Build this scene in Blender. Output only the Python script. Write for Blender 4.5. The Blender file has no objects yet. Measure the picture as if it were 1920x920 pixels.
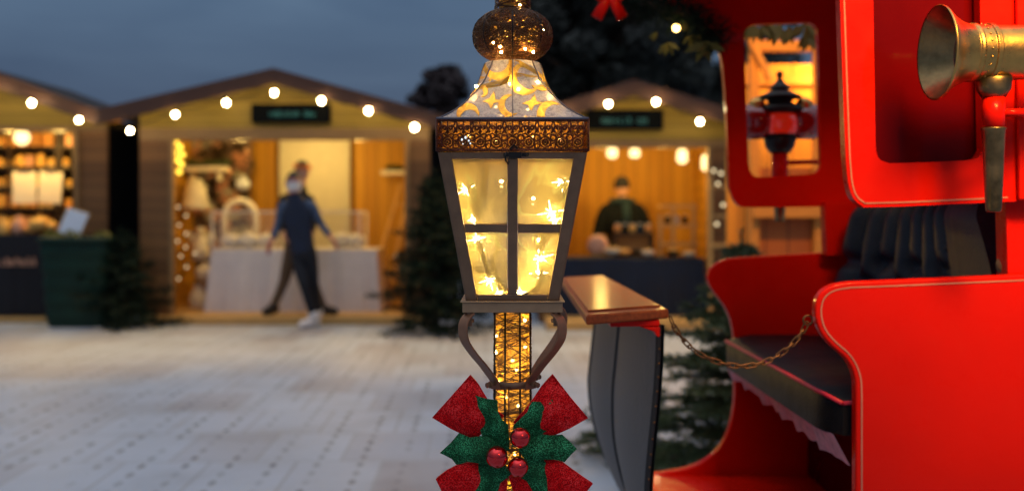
import bpy, bmesh, math, random
from mathutils import Vector, Matrix, noise as mnoise
from mathutils.geometry import tessellate_polygon

random.seed(7)
scene = bpy.context.scene
COL = scene.collection
R = math.radians
F = 1920 * 35.0 / 36.0
HZ = 395.0
CAMZ = 1.23

def P(px, py, d):
    """world point that stands at distance d and is seen at pixel px, py of the photograph"""
    return Vector(((px - 960) / F * d, d, CAMZ - (py - HZ) / F * d))

# ------------------------------------------------------------------ objects
ORIGIN = {}

class MB:
    def __init__(self):
        self.v = []; self.f = []; self.m = []
    def add(self, vs, fs, mi=0):
        b = len(self.v)
        self.v += [Vector(p) for p in vs]
        for f in fs:
            self.f.append(tuple(b + i for i in f)); self.m.append(mi)
    def box(self, c, s, rot=None, mi=0):
        c = Vector(c); hx, hy, hz = s[0] / 2, s[1] / 2, s[2] / 2
        vs = [Vector((x, y, z)) for x in (-hx, hx) for y in (-hy, hy) for z in (-hz, hz)]
        if rot is not None:
            vs = [rot @ p for p in vs]
        self.add([c + p for p in vs], [(0, 1, 3, 2), (4, 6, 7, 5), (0, 4, 5, 1), (2, 3, 7, 6), (0, 2, 6, 4), (1, 5, 7, 3)], mi)
    def tube(self, pts, r, n=8, closed=False, cap=True, mi=0, flat=1.0, up=None):
        pts = [Vector(p) for p in pts]; N = len(pts)
        rr = r if isinstance(r, (list, tuple)) else [r] * N
        t0 = (pts[1] - pts[0]).normalized()
        u = Vector(up) if up is not None else (Vector((0, 0, 1)) if abs(t0.z) < 0.9 else Vector((1, 0, 0)))
        u = (u - t0 * u.dot(t0)).normalized()
        vs = []
        for i, p in enumerate(pts):
            if closed:
                t = (pts[(i + 1) % N] - pts[i - 1])
            else:
                t = (pts[min(i + 1, N - 1)] - pts[max(i - 1, 0)])
            if t.length < 1e-9: t = t0
            t = t.normalized()
            u = u - t * u.dot(t)
            if u.length < 1e-6: u = t.orthogonal()
            u.normalize(); w = t.cross(u)
            for k in range(n):
                a = 2 * math.pi * k / n
                vs.append(p + (u * math.cos(a) + w * math.sin(a) * flat) * rr[i])
        fs = []
        for i in range(N if closed else N - 1):
            j = (i + 1) % N
            for k in range(n):
                l = (k + 1) % n
                fs.append((i * n + k, i * n + l, j * n + l, j * n + k))
        if cap and not closed:
            fs.append(tuple(range(n))[::-1]); fs.append(tuple((N - 1) * n + k for k in range(n)))
        self.add(vs, fs, mi)
    def lathe(self, prof, o, n=32, axis='Z', mi=0, sx=1.0, sy=1.0, a0=0.0, cap0=True, cap1=True):
        o = Vector(o); vs = []; N = len(prof)
        for (r, h) in prof:
            for k in range(n):
                a = a0 + 2 * math.pi * k / n
                x, y = r * math.cos(a) * sx, r * math.sin(a) * sy
                vs.append(o + (Vector((x, y, h)) if axis == 'Z' else Vector((h, x, y)) if axis == 'X' else Vector((x, h, y))))
        fs = []
        for i in range(N - 1):
            for k in range(n):
                l = (k + 1) % n
                fs.append((i * n + k, i * n + l, (i + 1) * n + l, (i + 1) * n + k))
        if cap0 and prof[0][0] > 1e-5: fs.append(tuple(range(n))[::-1])
        if cap1 and prof[-1][0] > 1e-5: fs.append(tuple((N - 1) * n + k for k in range(n)))
        self.add(vs, fs, mi)
    def ball(self, c, r, n=16, sx=1, sy=1, sz=1, mi=0):
        m = max(6, n // 2)
        prof = [(max(1e-6, math.sin(math.pi * i / m)), -math.cos(math.pi * i / m)) for i in range(m + 1)]
        c = Vector(c); vs = []
        for (q, h) in prof:
            for k in range(n):
                a = 2 * math.pi * k / n
                vs.append(c + Vector((q * math.cos(a) * sx, q * math.sin(a) * sy, h * sz)) * r)
        fs = []
        for i in range(m):
            for k in range(n):
                l = (k + 1) % n
                fs.append((i * n + k, i * n + l, (i + 1) * n + l, (i + 1) * n + k))
        self.add(vs, fs, mi)
    def grid(self, rows, mi=0, closed_u=False):
        nr, nc = len(rows), len(rows[0])
        vs = [p for r in rows for p in r]; fs = []
        for i in range(nr - 1):
            for k in range(nc if closed_u else nc - 1):
                l = (k + 1) % nc
                fs.append((i * nc + k, i * nc + l, (i + 1) * nc + l, (i + 1) * nc + k))
        self.add(vs, fs, mi)
    def prism(self, loop, vec, holes=(), mi=0):
        """closed loop (and holes) of points pushed along vec"""
        vec = Vector(vec)
        loops = [[Vector(p) for p in loop]] + [[Vector(p) for p in h] for h in holes]
        flat = [p for l in loops for p in l]; n = len(flat)
        fs = []
        if holes:
            for t in tessellate_polygon(loops):
                fs.append(tuple(t)); fs.append(tuple(i + n for i in reversed(t)))
        else:
            fs.append(tuple(range(n))); fs.append(tuple(range(2 * n - 1, n - 1, -1)))
        b = 0
        for l in loops:
            m = len(l)
            for i in range(m):
                j = (i + 1) % m
                fs.append((b + i, b + j, b + j + n, b + i + n))
            b += m
        self.add(flat + [p + vec for p in flat], fs, mi)
    def build(self, name, mat, parent=None, smooth=False, bevel=0, seg=2, angle=35, fixn=True, sub=0):
        me = bpy.data.meshes.new(name)
        og = ORIGIN.get(parent.name, Vector()) if parent else Vector()
        me.from_pydata([tuple(p - og) for p in self.v], [], self.f)
        for m in (mat if isinstance(mat, (list, tuple)) else [mat]): me.materials.append(m)
        if any(self.m): me.polygons.foreach_set('material_index', self.m)
        if fixn:
            bm = bmesh.new(); bm.from_mesh(me)
            bmesh.ops.recalc_face_normals(bm, faces=bm.faces)
            bm.to_mesh(me); bm.free()
        if smooth: me.polygons.foreach_set('use_smooth', [True] * len(me.polygons))
        o = bpy.data.objects.new(name, me); COL.objects.link(o)
        if parent:
            o.parent = parent; ORIGIN[o.name] = og
        if bevel:
            b = o.modifiers.new('bevel', 'BEVEL'); b.width = bevel; b.segments = seg; b.limit_method = 'ANGLE'; b.angle_limit = R(angle)
            me.polygons.foreach_set('use_smooth', [True] * len(me.polygons))
            b.harden_normals = True
        if sub:
            s = o.modifiers.new('sub', 'SUBSURF'); s.levels = sub; s.render_levels = sub
        return o

def tag(o, label=None, cat=None, group=None, kind=None):
    if label: o['label'] = label
    if cat: o['category'] = cat
    if group: o['group'] = group
    if kind: o['kind'] = kind
    return o

def thing(name, label, cat, loc, group=None):
    o = bpy.data.objects.new(name, None); COL.objects.link(o); o.empty_display_size = 0.1
    o.location = Vector(loc); ORIGIN[o.name] = Vector(loc)
    return tag(o, label, cat, group)

def dup(root, delta, label=None, rotz=0, scale=1.0):
    r = root.copy(); COL.objects.link(r)
    r.location = root.location + Vector(delta); r.rotation_euler = (0, 0, root.rotation_euler.z + rotz)
    r.scale = (scale,) * 3
    if label: r['label'] = label
    for ch in list(root.children):
        c = ch.copy(); COL.objects.link(c); c.parent = r
        for g in list(ch.children):
            d = g.copy(); COL.objects.link(d); d.parent = c
    return r

def chaikin(pts, it=2, closed=False):
    pts = [tuple(p) for p in pts]
    for _ in range(it):
        out = [] if closed else [pts[0]]
        n = len(pts)
        for i in range(n if closed else n - 1):
            a, b = pts[i], pts[(i + 1) % n]
            out.append(tuple(.75 * x + .25 * y for x, y in zip(a, b)))
            out.append(tuple(.25 * x + .75 * y for x, y in zip(a, b)))
        if not closed: out.append(pts[-1])
        pts = out
    return pts

def catmull(pts, per=8):
    pts = [Vector(p) for p in pts]; out = []
    for i in range(len(pts) - 1):
        p0, p1, p2, p3 = pts[max(i - 1, 0)], pts[i], pts[i + 1], pts[min(i + 2, len(pts) - 1)]
        for k in range(per):
            t = k / per
            out.append(0.5 * ((2 * p1) + (p2 - p0) * t + (2 * p0 - 5 * p1 + 4 * p2 - p3) * t * t + (3 * p1 - p0 - 3 * p2 + p3) * t ** 3))
    out.append(pts[-1])
    return out

# ------------------------------------------------------------------ materials
def newmat(name):
    m = bpy.data.materials.new(name); m.use_nodes = True
    nt = m.node_tree
    for n in list(nt.nodes): nt.nodes.remove(n)
    out = nt.nodes.new('ShaderNodeOutputMaterial')
    return m, nt, out

def N(nt, t, **kw):
    n = nt.nodes.new(t)
    for k, v in kw.items():
        if k.startswith('i_'):
            key = k[2:]
            key = int(key) if key.isdigit() else key.replace('_', ' ')
            n.inputs[key].default_value = v
        else: setattr(n, k, v)
    return n

def rgba(c): return (c[0], c[1], c[2], 1.0)

def ramp(nt, fac, stops):
    r = nt.nodes.new('ShaderNodeValToRGB')
    e = r.color_ramp.elements
    e[0].position, e[0].color = stops[0][0], rgba(stops[0][1])
    e[1].position, e[1].color = stops[-1][0], rgba(stops[-1][1])
    for p, c in stops[1:-1]:
        x = e.new(p); x.color = rgba(c)
    nt.links.new(fac, r.inputs[0])
    return r.outputs[0]

def mat(name, col, rough=.6, metal=0, var=.18, scale=12, bump=0, bscale=60, coat=0, coatrough=.1, sheen=0, emit=None, estr=0, spec=.5, col2=None, stretch=(1, 1, 1), rvar=.12):
    m, nt, out = newmat(name)
    b = N(nt, 'ShaderNodeBsdfPrincipled')
    tc = N(nt, 'ShaderNodeTexCoord')
    mp = N(nt, 'ShaderNodeMapping'); mp.inputs['Scale'].default_value = stretch
    nt.links.new(tc.outputs['Object'], mp.inputs[0])
    nz = N(nt, 'ShaderNodeTexNoise', i_Scale=scale, i_Detail=6.0, i_Roughness=.6)
    nt.links.new(mp.outputs[0], nz.inputs['Vector'])
    c2 = col2 or tuple(min(1, c * (1 + var)) for c in col)
    c1 = tuple(c * (1 - var) for c in col) if not col2 else col
    nt.links.new(ramp(nt, nz.outputs[0], [(.3, c1), (.7, c2)]), b.inputs['Base Color'])
    mr = N(nt, 'ShaderNodeMapRange'); mr.inputs[3].default_value = max(.02, rough - rvar); mr.inputs[4].default_value = min(1, rough + rvar)
    nt.links.new(nz.outputs[0], mr.inputs[0]); nt.links.new(mr.outputs[0], b.inputs['Roughness'])
    b.inputs['Metallic'].default_value = metal
    b.inputs['Coat Weight'].default_value = coat; b.inputs['Coat Roughness'].default_value = coatrough
    b.inputs['Specular IOR Level'].default_value = spec
    if sheen: b.inputs['Sheen Weight'].default_value = sheen
    if bump:
        n2 = N(nt, 'ShaderNodeTexNoise', i_Scale=bscale, i_Detail=4.0)
        nt.links.new(mp.outputs[0], n2.inputs['Vector'])
        bp = N(nt, 'ShaderNodeBump', i_Strength=bump, i_Distance=.01)
        nt.links.new(n2.outputs[0], bp.inputs['Height']); nt.links.new(bp.outputs[0], b.inputs['Normal'])
    if emit:
        b.inputs['Emission Color'].default_value = rgba(emit); b.inputs['Emission Strength'].default_value = estr
    nt.links.new(b.outputs[0], out.inputs[0])
    return m

def emat(name, col, s):
    m, nt, out = newmat(name)
    e = N(nt, 'ShaderNodeEmission'); e.inputs[0].default_value = rgba(col); e.inputs[1].default_value = s
    nt.links.new(e.outputs[0], out.inputs[0])
    return m

def paint(name, col, dust):
    """sprayed enamel with a little dust, rubbed patches and fine scratches"""
    m, nt, out = newmat(name)
    b = N(nt, 'ShaderNodeBsdfPrincipled'); tc = N(nt, 'ShaderNodeTexCoord')
    big = N(nt, 'ShaderNodeTexNoise', i_Scale=2.6, i_Detail=4.0); nt.links.new(tc.outputs['Object'], big.inputs['Vector'])
    base = ramp(nt, big.outputs[0], [(.3, tuple(c * .86 for c in col)), (.7, tuple(c * 1.08 for c in col))])
    d = N(nt, 'ShaderNodeTexNoise', i_Scale=14.0, i_Detail=9.0, i_Roughness=.72, i_Distortion=.6); nt.links.new(tc.outputs['Object'], d.inputs['Vector'])
    mp = N(nt, 'ShaderNodeMapping'); mp.inputs['Scale'].default_value = (9, 9, 160); mp.inputs['Rotation'].default_value = (.2, .35, 0); nt.links.new(tc.outputs['Object'], mp.inputs[0])
    sc = N(nt, 'ShaderNodeTexNoise', i_Scale=1.0, i_Detail=3.0); nt.links.new(mp.outputs[0], sc.inputs['Vector'])
    f = ramp(nt, d.outputs[0], [(.56, (0, 0, 0)), (.80, (.22, .22, .22))]); g_ = ramp(nt, sc.outputs[0], [(.66, (0, 0, 0)), (.78, (.10, .10, .10))])
    ad = N(nt, 'ShaderNodeMath', operation='ADD'); nt.links.new(f, ad.inputs[0]); nt.links.new(g_, ad.inputs[1])
    mx = N(nt, 'ShaderNodeMixRGB'); nt.links.new(ad.outputs[0], mx.inputs[0]); nt.links.new(base, mx.inputs[1]); mx.inputs[2].default_value = rgba(dust)
    nt.links.new(mx.outputs[0], b.inputs['Base Color'])
    mr = N(nt, 'ShaderNodeMapRange'); mr.inputs[1].default_value = .3; mr.inputs[2].default_value = .75; mr.inputs[3].default_value = .16; mr.inputs[4].default_value = .50
    nt.links.new(d.outputs[0], mr.inputs[0]); nt.links.new(mr.outputs[0], b.inputs['Roughness'])
    bp = N(nt, 'ShaderNodeBump', i_Strength=.06, i_Distance=.01); nt.links.new(big.outputs[0], bp.inputs['Height']); nt.links.new(bp.outputs[0], b.inputs['Normal'])
    b.inputs['Specular IOR Level'].default_value = .05; b.inputs['Coat Weight'].default_value = .14; b.inputs['Coat Roughness'].default_value = .05
    nt.links.new(b.outputs[0], out.inputs[0])
    return m

def plankmat(name, ca, cb, axis='Z', w=.135, rough=.65, groove=.25):
    """boards with their own tone, grain and a dark joint, laid across world axis"""
    m, nt, out = newmat(name)
    b = N(nt, 'ShaderNodeBsdfPrincipled')
    geo = N(nt, 'ShaderNodeNewGeometry'); sep = N(nt, 'ShaderNodeSeparateXYZ')
    nt.links.new(geo.outputs['Position'], sep.inputs[0])
    dv = N(nt, 'ShaderNodeMath', operation='DIVIDE'); dv.inputs[1].default_value = w
    nt.links.new(sep.outputs[axis], dv.inputs[0])
    fl = N(nt, 'ShaderNodeMath', operation='FLOOR'); nt.links.new(dv.outputs[0], fl.inputs[0])
    fr = N(nt, 'ShaderNodeMath', operation='FRACT'); nt.links.new(dv.outputs[0], fr.inputs[0])
    wn = N(nt, 'ShaderNodeTexWhiteNoise', noise_dimensions='1D'); nt.links.new(fl.outputs[0], wn.inputs['W'])
    mp = N(nt, 'ShaderNodeMapping'); mp.inputs['Scale'].default_value = (2, 2, 30) if axis == 'Z' else (30, 30, 2)
    nt.links.new(geo.outputs['Position'], mp.inputs[0])
    nz = N(nt, 'ShaderNodeTexNoise', i_Scale=1.0, i_Detail=6.0); nt.links.new(mp.outputs[0], nz.inputs['Vector'])
    ad = N(nt, 'ShaderNodeMath', operation='ADD'); nt.links.new(wn.outputs[0], ad.inputs[0]); nt.links.new(nz.outputs[0], ad.inputs[1])
    hv = N(nt, 'ShaderNodeMath', operation='MULTIPLY'); hv.inputs[1].default_value = .5
    nt.links.new(ad.outputs[0], hv.inputs[0])
    c = ramp(nt, hv.outputs[0], [(.2, ca), (.75, cb)])
    gt = N(nt, 'ShaderNodeMath', operation='GREATER_THAN'); gt.inputs[1].default_value = .06
    nt.links.new(fr.outputs[0], gt.inputs[0])
    mx = N(nt, 'ShaderNodeMixRGB', blend_type='MULTIPLY'); mx.inputs[0].default_value = 1
    mr = N(nt, 'ShaderNodeMapRange'); mr.inputs[3].default_value = groove; mr.inputs[4].default_value = 1
    nt.links.new(gt.outputs[0], mr.inputs[0])
    nt.links.new(c, mx.inputs[1]); nt.links.new(mr.outputs[0], mx.inputs[2])
    nt.links.new(mx.outputs[0], b.inputs['Base Color'])
    b.inputs['Roughness'].default_value = rough
    bp = N(nt, 'ShaderNodeBump', i_Strength=.5, i_Distance=.01); nt.links.new(mr.outputs[0], bp.inputs['Height']); nt.links.new(bp.outputs[0], b.inputs['Normal'])
    nt.links.new(b.outputs[0], out.inputs[0])
    return m

def glitter(name, col, rough=.45, metal=.5, scale=900, spark=.9, ca=None, sp_=.5):
    """cloth or thread with tiny mirror flakes turned every way"""
    m, nt, out = newmat(name)
    b = N(nt, 'ShaderNodeBsdfPrincipled')
    tc = N(nt, 'ShaderNodeTexCoord')
    vo = N(nt, 'ShaderNodeTexVoronoi', i_Scale=scale); nt.links.new(tc.outputs['Object'], vo.inputs['Vector'])
    sp = N(nt, 'ShaderNodeSeparateColor'); nt.links.new(vo.outputs['Color'], sp.inputs[0])
    nz = N(nt, 'ShaderNodeTexNoise', i_Scale=35.0, i_Detail=5.0); nt.links.new(tc.outputs['Object'], nz.inputs['Vector'])
    md = N(nt, 'ShaderNodeMath', operation='MULTIPLY'); nt.links.new(sp.outputs[0], md.inputs[0]); nt.links.new(nz.outputs[0], md.inputs[1])
    c = ramp(nt, md.outputs[0], [(.02, tuple(x * .35 for x in col)), (.3, col), (.62, ca or tuple(min(1, x * 2.2) for x in col))])
    nt.links.new(c, b.inputs['Base Color'])
    nm = N(nt, 'ShaderNodeVectorMath', operation='SUBTRACT'); nm.inputs[1].default_value = (.5, .5, .5)
    nt.links.new(vo.outputs['Color'], nm.inputs[0])
    sc = N(nt, 'ShaderNodeVectorMath', operation='SCALE'); sc.inputs['Scale'].default_value = spark
    nt.links.new(nm.outputs[0], sc.inputs[0])
    geo = N(nt, 'ShaderNodeNewGeometry')
    ad = N(nt, 'ShaderNodeVectorMath', operation='ADD'); nt.links.new(geo.outputs['Normal'], ad.inputs[0]); nt.links.new(sc.outputs[0], ad.inputs[1])
    no = N(nt, 'ShaderNodeVectorMath', operation='NORMALIZE'); nt.links.new(ad.outputs[0], no.inputs[0])
    nt.links.new(no.outputs[0], b.inputs['Normal'])
    b.inputs['Roughness'].default_value = rough; b.inputs['Metallic'].default_value = metal; b.inputs['Specular IOR Level'].default_value = sp_
    nt.links.new(b.outputs[0], out.inputs[0])
    return m

def filmmat(name, col, trans=.35, diff=.3, lo=.55, scale=14, gloss=.06):
    """thin film or cloth that lets light through: part clear, part scattering, with streaks"""
    m, nt, out = newmat(name)
    tc = N(nt, 'ShaderNodeTexCoord')
    nz = N(nt, 'ShaderNodeTexNoise', i_Scale=scale, i_Detail=3.0, i_Distortion=1.0); nt.links.new(tc.outputs['Object'], nz.inputs['Vector'])
    c = ramp(nt, nz.outputs[0], [(.35, tuple(x * lo for x in col)), (.5, col), (.56, tuple(min(1, x * 1.25) for x in col)), (.6, tuple(x * .85 for x in col))])
    tl = N(nt, 'ShaderNodeBsdfTranslucent'); df = N(nt, 'ShaderNodeBsdfDiffuse'); tr = N(nt, 'ShaderNodeBsdfTransparent'); gl = N(nt, 'ShaderNodeBsdfGlossy', i_Roughness=.15)
    nt.links.new(c, tl.inputs[0]); nt.links.new(c, df.inputs[0])
    m1 = N(nt, 'ShaderNodeMixShader'); m1.inputs[0].default_value = diff
    nt.links.new(tl.outputs[0], m1.inputs[1]); nt.links.new(df.outputs[0], m1.inputs[2])
    m2 = N(nt, 'ShaderNodeMixShader'); m2.inputs[0].default_value = trans
    nt.links.new(m1.outputs[0], m2.inputs[1]); nt.links.new(tr.outputs[0], m2.inputs[2])
    m3 = N(nt, 'ShaderNodeMixShader'); m3.inputs[0].default_value = gloss
    nt.links.new(m2.outputs[0], m3.inputs[1]); nt.links.new(gl.outputs[0], m3.inputs[2])
    nt.links.new(m3.outputs[0], out.inputs[0])
    return m

M = {}
M['red'] = paint('red_paint', (.64, .0075, .0015), (.60, .022, .009))
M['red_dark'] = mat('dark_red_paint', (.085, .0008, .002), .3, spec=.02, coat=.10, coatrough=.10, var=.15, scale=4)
M['pin'] = mat('pinstripe_paint', (.50, .17, .13), .6, spec=.1)
M['leather'] = mat('black_blue_leather', (.010, .0145, .026), .42, var=.3, scale=30, bump=.25, bscale=220, spec=.32)
M['seat_leather'] = mat('seat_leather', (.0055, .0055, .0075), .46, var=.3, scale=20, bump=.2, bscale=200, spec=.16)
M['pipe'] = mat('red_piping', (.5, .012, .04), .5)
M['lace'] = mat('pink_lace', (.66, .38, .42), .9, var=.25, scale=60, bump=.4, bscale=120)
M['apron'] = mat('grey_leathercloth', (.060, .064, .072), .5, var=.35, scale=14, bump=.15, bscale=90)
M['seam'] = mat('black_seam', (.012, .012, .013), .6)
M['board'] = mat('varnished_board', (.19, .038, .009), .45, col2=(.36, .080, .018), scale=9, stretch=(14, 1.4, 14), coat=.07, coatrough=.12, spec=.2)
M['brass'] = mat('aged_brass', (.62, .36, .10), .30, metal=1, var=.2, scale=22, bump=.08, bscale=50)
M['brass_dark'] = mat('dark_brass', (.24, .16, .07), .36, metal=1, var=.45, scale=26, bump=.1)
M['black_metal'] = mat('black_metal', (.02, .018, .016), .4, metal=.6)
M['chain'] = mat('bronze_chain', (.22, .105, .045), .42, metal=1, var=.3, scale=60)
M['lens_dark'] = mat('dark_lens', (.012, .008, .012), .12, coat=1)
M['lens_red'] = mat('red_glass', (.5, .02, .01), .15, coat=1, emit=(1, .03, .008), estr=.22)
M['lens_red_dark'] = mat('dark_red_glass', (.28, .006, .004), .12, coat=.8, coatrough=.05, var=.2)
M['frame'] = mat('bronze_frame', (.21, .115, .060), .42, metal=.35, var=.2, scale=30, bump=.06, bscale=160)
M['plate'] = mat('light_bronze', (.36, .22, .115), .40, metal=.35, var=.15, scale=30)
M['copper'] = mat('copper_strap', (.27, .125, .062), .40, metal=.35, var=.2, scale=30)
M['thread'] = glitter('brown_glitter_thread', (.12, .048, .015), .36, .6, 1500, .9)
M['pole_thread'] = glitter('grey_gold_thread', (.22, .13, .06), .4, .5, 1500, .9)
M['filigree'] = glitter('copper_filigree', (.13, .036, .018), .38, .7, 1000, .6)
M['roofcloth'] = filmmat('grey_glitter_cloth', (.46, .44, .46), .015, .76, .66, 160, .03)
M['film'] = filmmat('amber_film', (.98, .62, .10), .22, .10, .8, 40, .02)
M['pane'] = filmmat('frosted_pane', (.99, .80, .27), .42, .26, .74, 9, .03)
M['amber_core'] = filmmat('amber_core', (.95, .60, .14), .25, .1, .4, 60, .02)
M['lining'] = filmmat('ochre_lining', (.34, .17, .03), .10, .2, .3, 60, .02)
M['led'] = emat('warm_led', (1.0, .66, .20), 240)
M['led_small'] = emat('warm_led_small', (1.0, .55, .13), 260)
M['led_pole'] = emat('post_led', (1.0, .56, .13), 105)
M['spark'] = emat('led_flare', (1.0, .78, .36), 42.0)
M['cable'] = mat('clear_cable', (.07, .042, .012), .4)
M['ribbon'] = glitter('red_glitter_ribbon', (.80, .004, .006), .5, .03, 700, .45, (.95, .06, .06), .08)
M['leaf'] = glitter('green_glitter_felt', (.006, .092, .026), .5, .12, 900, .9, (.06, .45, .18), .18)
M['berry'] = mat('red_mirror_ball', (.74, .006, .008), .06, metal=.9, var=.05, rvar=.03, coat=1, coatrough=.03)
M['glint'] = mat('crystal', (.9, .95, 1), .05, metal=1, emit=(.8, .9, 1), estr=.8)  # own glow stands in for the glint off the crystals
M['planks'] = plankmat('brown_hut_boards', (.13, .056, .015), (.23, .105, .030))
M['gable'] = plankmat('gable_boards', (.27, .175, .016), (.40, .26, .030))
M['pine'] = plankmat('pine_boards_inside', (.46, .215, .012), (.60, .31, .024), 'X', .16)
M['pine_h'] = plankmat('pine_boards_across', (.44, .205, .012), (.58, .29, .024), 'Z', .15)
M['booth_boards'] = plankmat('red_orange_booth_boards', (.34, .075, .006), (.50, .13, .012), 'X', .15)
M['booth_back'] = plankmat('orange_booth_back_boards', (.55, .22, .02), (.66, .30, .03), 'X', .17)
M['booth_rail'] = mat('orange_rail_wood', (.58, .22, .025), .6, scale=8, stretch=(1, 1, 8))
M['beam'] = mat('lintel_wood', (.26, .15, .055), .6, scale=6, stretch=(1, 1, 20), var=.3)
M['barge'] = mat('dark_bargeboard', (.085, .036, .020), .7, scale=8, var=.3, stretch=(2, 2, 14))
M['roof'] = mat('felt_roof', (.018, .013, .013), .9)
M['black_boards'] = mat('black_boards', (.006, .006, .007), .9, spec=.1)  # shade of the gaps between huts put into the colour
M['sign'] = mat('black_sign', (.002, .003, .004), .8, spec=.1)
M['teal'] = mat('teal_lettering', (.02, .15, .17), .5, emit=(.02, .3, .34), estr=.03)
M['black_cloth'] = mat('black_cloth', (.008, .008, .012), .9)
M['navy_cloth'] = mat('navy_cloth', (.006, .014, .034), .85, var=.3, scale=5)
M['white_cloth'] = mat('white_cloth', (.76, .73, .72), .9, var=.06, scale=6)
M['cream'] = mat('cream_board', (.58, .56, .46), .8, var=.06)
M['paper'] = mat('cream_paper', (.82, .74, .56), .8, var=.05)
M['white'] = mat('white_plaster', (.74, .70, .60), .8, var=.08)
M['white_paint'] = mat('white_paint', (.78, .77, .75), .6, var=.05)
M['bluewhite'] = mat('pale_board', (.60, .66, .74), .5, var=.05)
M['green_bin'] = mat('dark_green_plastic', (.003, .024, .016), .6, var=.25, scale=5, spec=.25)
M['bulb'] = emat('festoon_bulb', (1.0, .74, .36), 105)
M['bulb_small'] = emat('amber_bulb', (1.0, .60, .16), 14)
M['lampshade'] = emat('hanging_lamp_glow', (1.0, .72, .30), 3.0)
M['fir'] = mat('fir_needles', (.028, .058, .020), .6, var=.5, scale=9, col2=(.085, .120, .034))
M['fir_dark'] = mat('dark_fir_needles', (.006, .017, .009), .8, var=.4, scale=3, spec=.2)
M['bark'] = mat('bark', (.05, .032, .02), .9, bump=.5)
M['tree_leaf'] = mat('dark_tree_leaves', (.020, .024, .018), .8, var=.5, scale=1.2)
M['tree_brown'] = mat('autumn_tree_leaves', (.045, .030, .030), .8, var=.4, scale=1.2)
M['garland_leaf'] = mat('yellow_green_leaf', (.16, .15, .015), .6, var=.3)
M['amber_goods'] = mat('amber_goods', (.60, .34, .07), .7, col2=(.80, .46, .12), scale=5)
M['orange_goods'] = mat('orange_goods', (.62, .25, .05), .7, col2=(.75, .36, .09), scale=5)
M['pink_goods'] = mat('pink_goods', (.70, .36, .22), .7)
M['dark_wood'] = mat('dark_shelf_wood', (.035, .018, .008), .6)
M['flower_wall'] = mat('dried_flower_wall', (.05, .032, .026), .95, col2=(.40, .27, .20), scale=5, bump=.6, bscale=14)
M['wood_light'] = mat('light_wood', (.55, .32, .10), .6, scale=8, stretch=(1, 1, 8))
M['skin'] = mat('skin', (.55, .30, .21), .55, var=.06)
M['skin_red'] = mat('flushed_skin', (.58, .20, .15), .55, var=.06)
M['hair'] = mat('dark_hair', (.015, .011, .009), .6)
M['vest'] = mat('navy_vest', (.005, .012, .034), .75, var=.3)
M['sleeve'] = mat('blue_grey_sleeve', (.060, .095, .165), .85)
M['trouser'] = mat('black_trousers', (.006, .008, .014), .85)
M['tan'] = mat('tan_trousers', (.10, .062, .035), .85)
M['boot'] = mat('dark_boots', (.015, .010, .009), .6)
M['sneaker'] = mat('white_sneakers', (.72, .68, .66), .6)
M['mask'] = mat('white_mask', (.72, .70, .68), .8)
M['orange'] = mat('orange_knit', (.60, .17, .03), .8)
M['teal_scarf'] = mat('teal_scarf', (.002, .022, .040), .9)
M['seller_coat'] = mat('seller_coat', (.002, .0045, .008), .9, var=.4, spec=.2)
M['glass'] = filmmat('display_glass', (.8, .8, .7), .86, .4, .8, 4, .07)

# ------------------------------------------------------------------ camera, sky, light
cam = bpy.data.cameras.new('camera'); cam_o = bpy.data.objects.new('camera', cam); COL.objects.link(cam_o)
cam_o.location = (0, 0, CAMZ); cam_o.rotation_euler = (R(90), 0, 0)
cam.lens = 35; cam.sensor_width = 36; cam.sensor_fit = 'HORIZONTAL'
cam.shift_y = -(460 - HZ) / 1920
cam.clip_start = .05; cam.clip_end = 2000
cam.dof.use_dof = True; cam.dof.focus_distance = 1.615; cam.dof.aperture_fstop = 2.4
scene.camera = cam_o

w = bpy.data.worlds.new('World'); scene.world = w; w.use_nodes = True
nt = w.node_tree
bg = nt.nodes['Background']
sky = N(nt, 'ShaderNodeTexSky', sky_type='NISHITA'); sky.sun_disc = False
sky.sun_elevation = R(1.0); sky.sun_rotation = R(195)
tc = N(nt, 'ShaderNodeTexCoord'); sep = N(nt, 'ShaderNodeSeparateXYZ'); nt.links.new(tc.outputs['Generated'], sep.inputs[0])
# dusk overcast: dim slate blue all round the horizon, brighter overhead
mz = N(nt, 'ShaderNodeMapRange'); mz.inputs[1].default_value = 0; mz.inputs[2].default_value = 1; nt.links.new(sep.outputs['Z'], mz.inputs[0])
grad = ramp(nt, mz.outputs[0], [(0, (.040, .066, .124)), (.10, (.050, .086, .158)), (.22, (.080, .138, .232)), (.45, (.14, .17, .23)), (1, (.56, .62, .73))])
my = N(nt, 'ShaderNodeMapRange'); my.inputs[1].default_value = .7; my.inputs[2].default_value = -.8; my.inputs[3].default_value = 1.0; my.inputs[4].default_value = 1.45; nt.links.new(sep.outputs['Y'], my.inputs[0])
mx = N(nt, 'ShaderNodeVectorMath', operation='SCALE'); nt.links.new(grad, mx.inputs[0]); nt.links.new(my.outputs[0], mx.inputs['Scale'])
mpn = N(nt, 'ShaderNodeMapping'); mpn.inputs['Scale'].default_value = (1.2, 1.2, 5.5); nt.links.new(tc.outputs['Generated'], mpn.inputs[0])
cl = N(nt, 'ShaderNodeTexNoise', i_Scale=2.2, i_Detail=5.0, i_Roughness=.5, i_Distortion=.4); nt.links.new(mpn.outputs[0], cl.inputs['Vector'])
clr = ramp(nt, cl.outputs[0], [(.3, (.74, .78, .84)), (.7, (1.32, 1.26, 1.18))])
mx2 = N(nt, 'ShaderNodeMixRGB', blend_type='MULTIPLY'); mx2.inputs[0].default_value = 1
nt.links.new(mx.outputs[0], mx2.inputs[1]); nt.links.new(clr, mx2.inputs[2])
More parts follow.
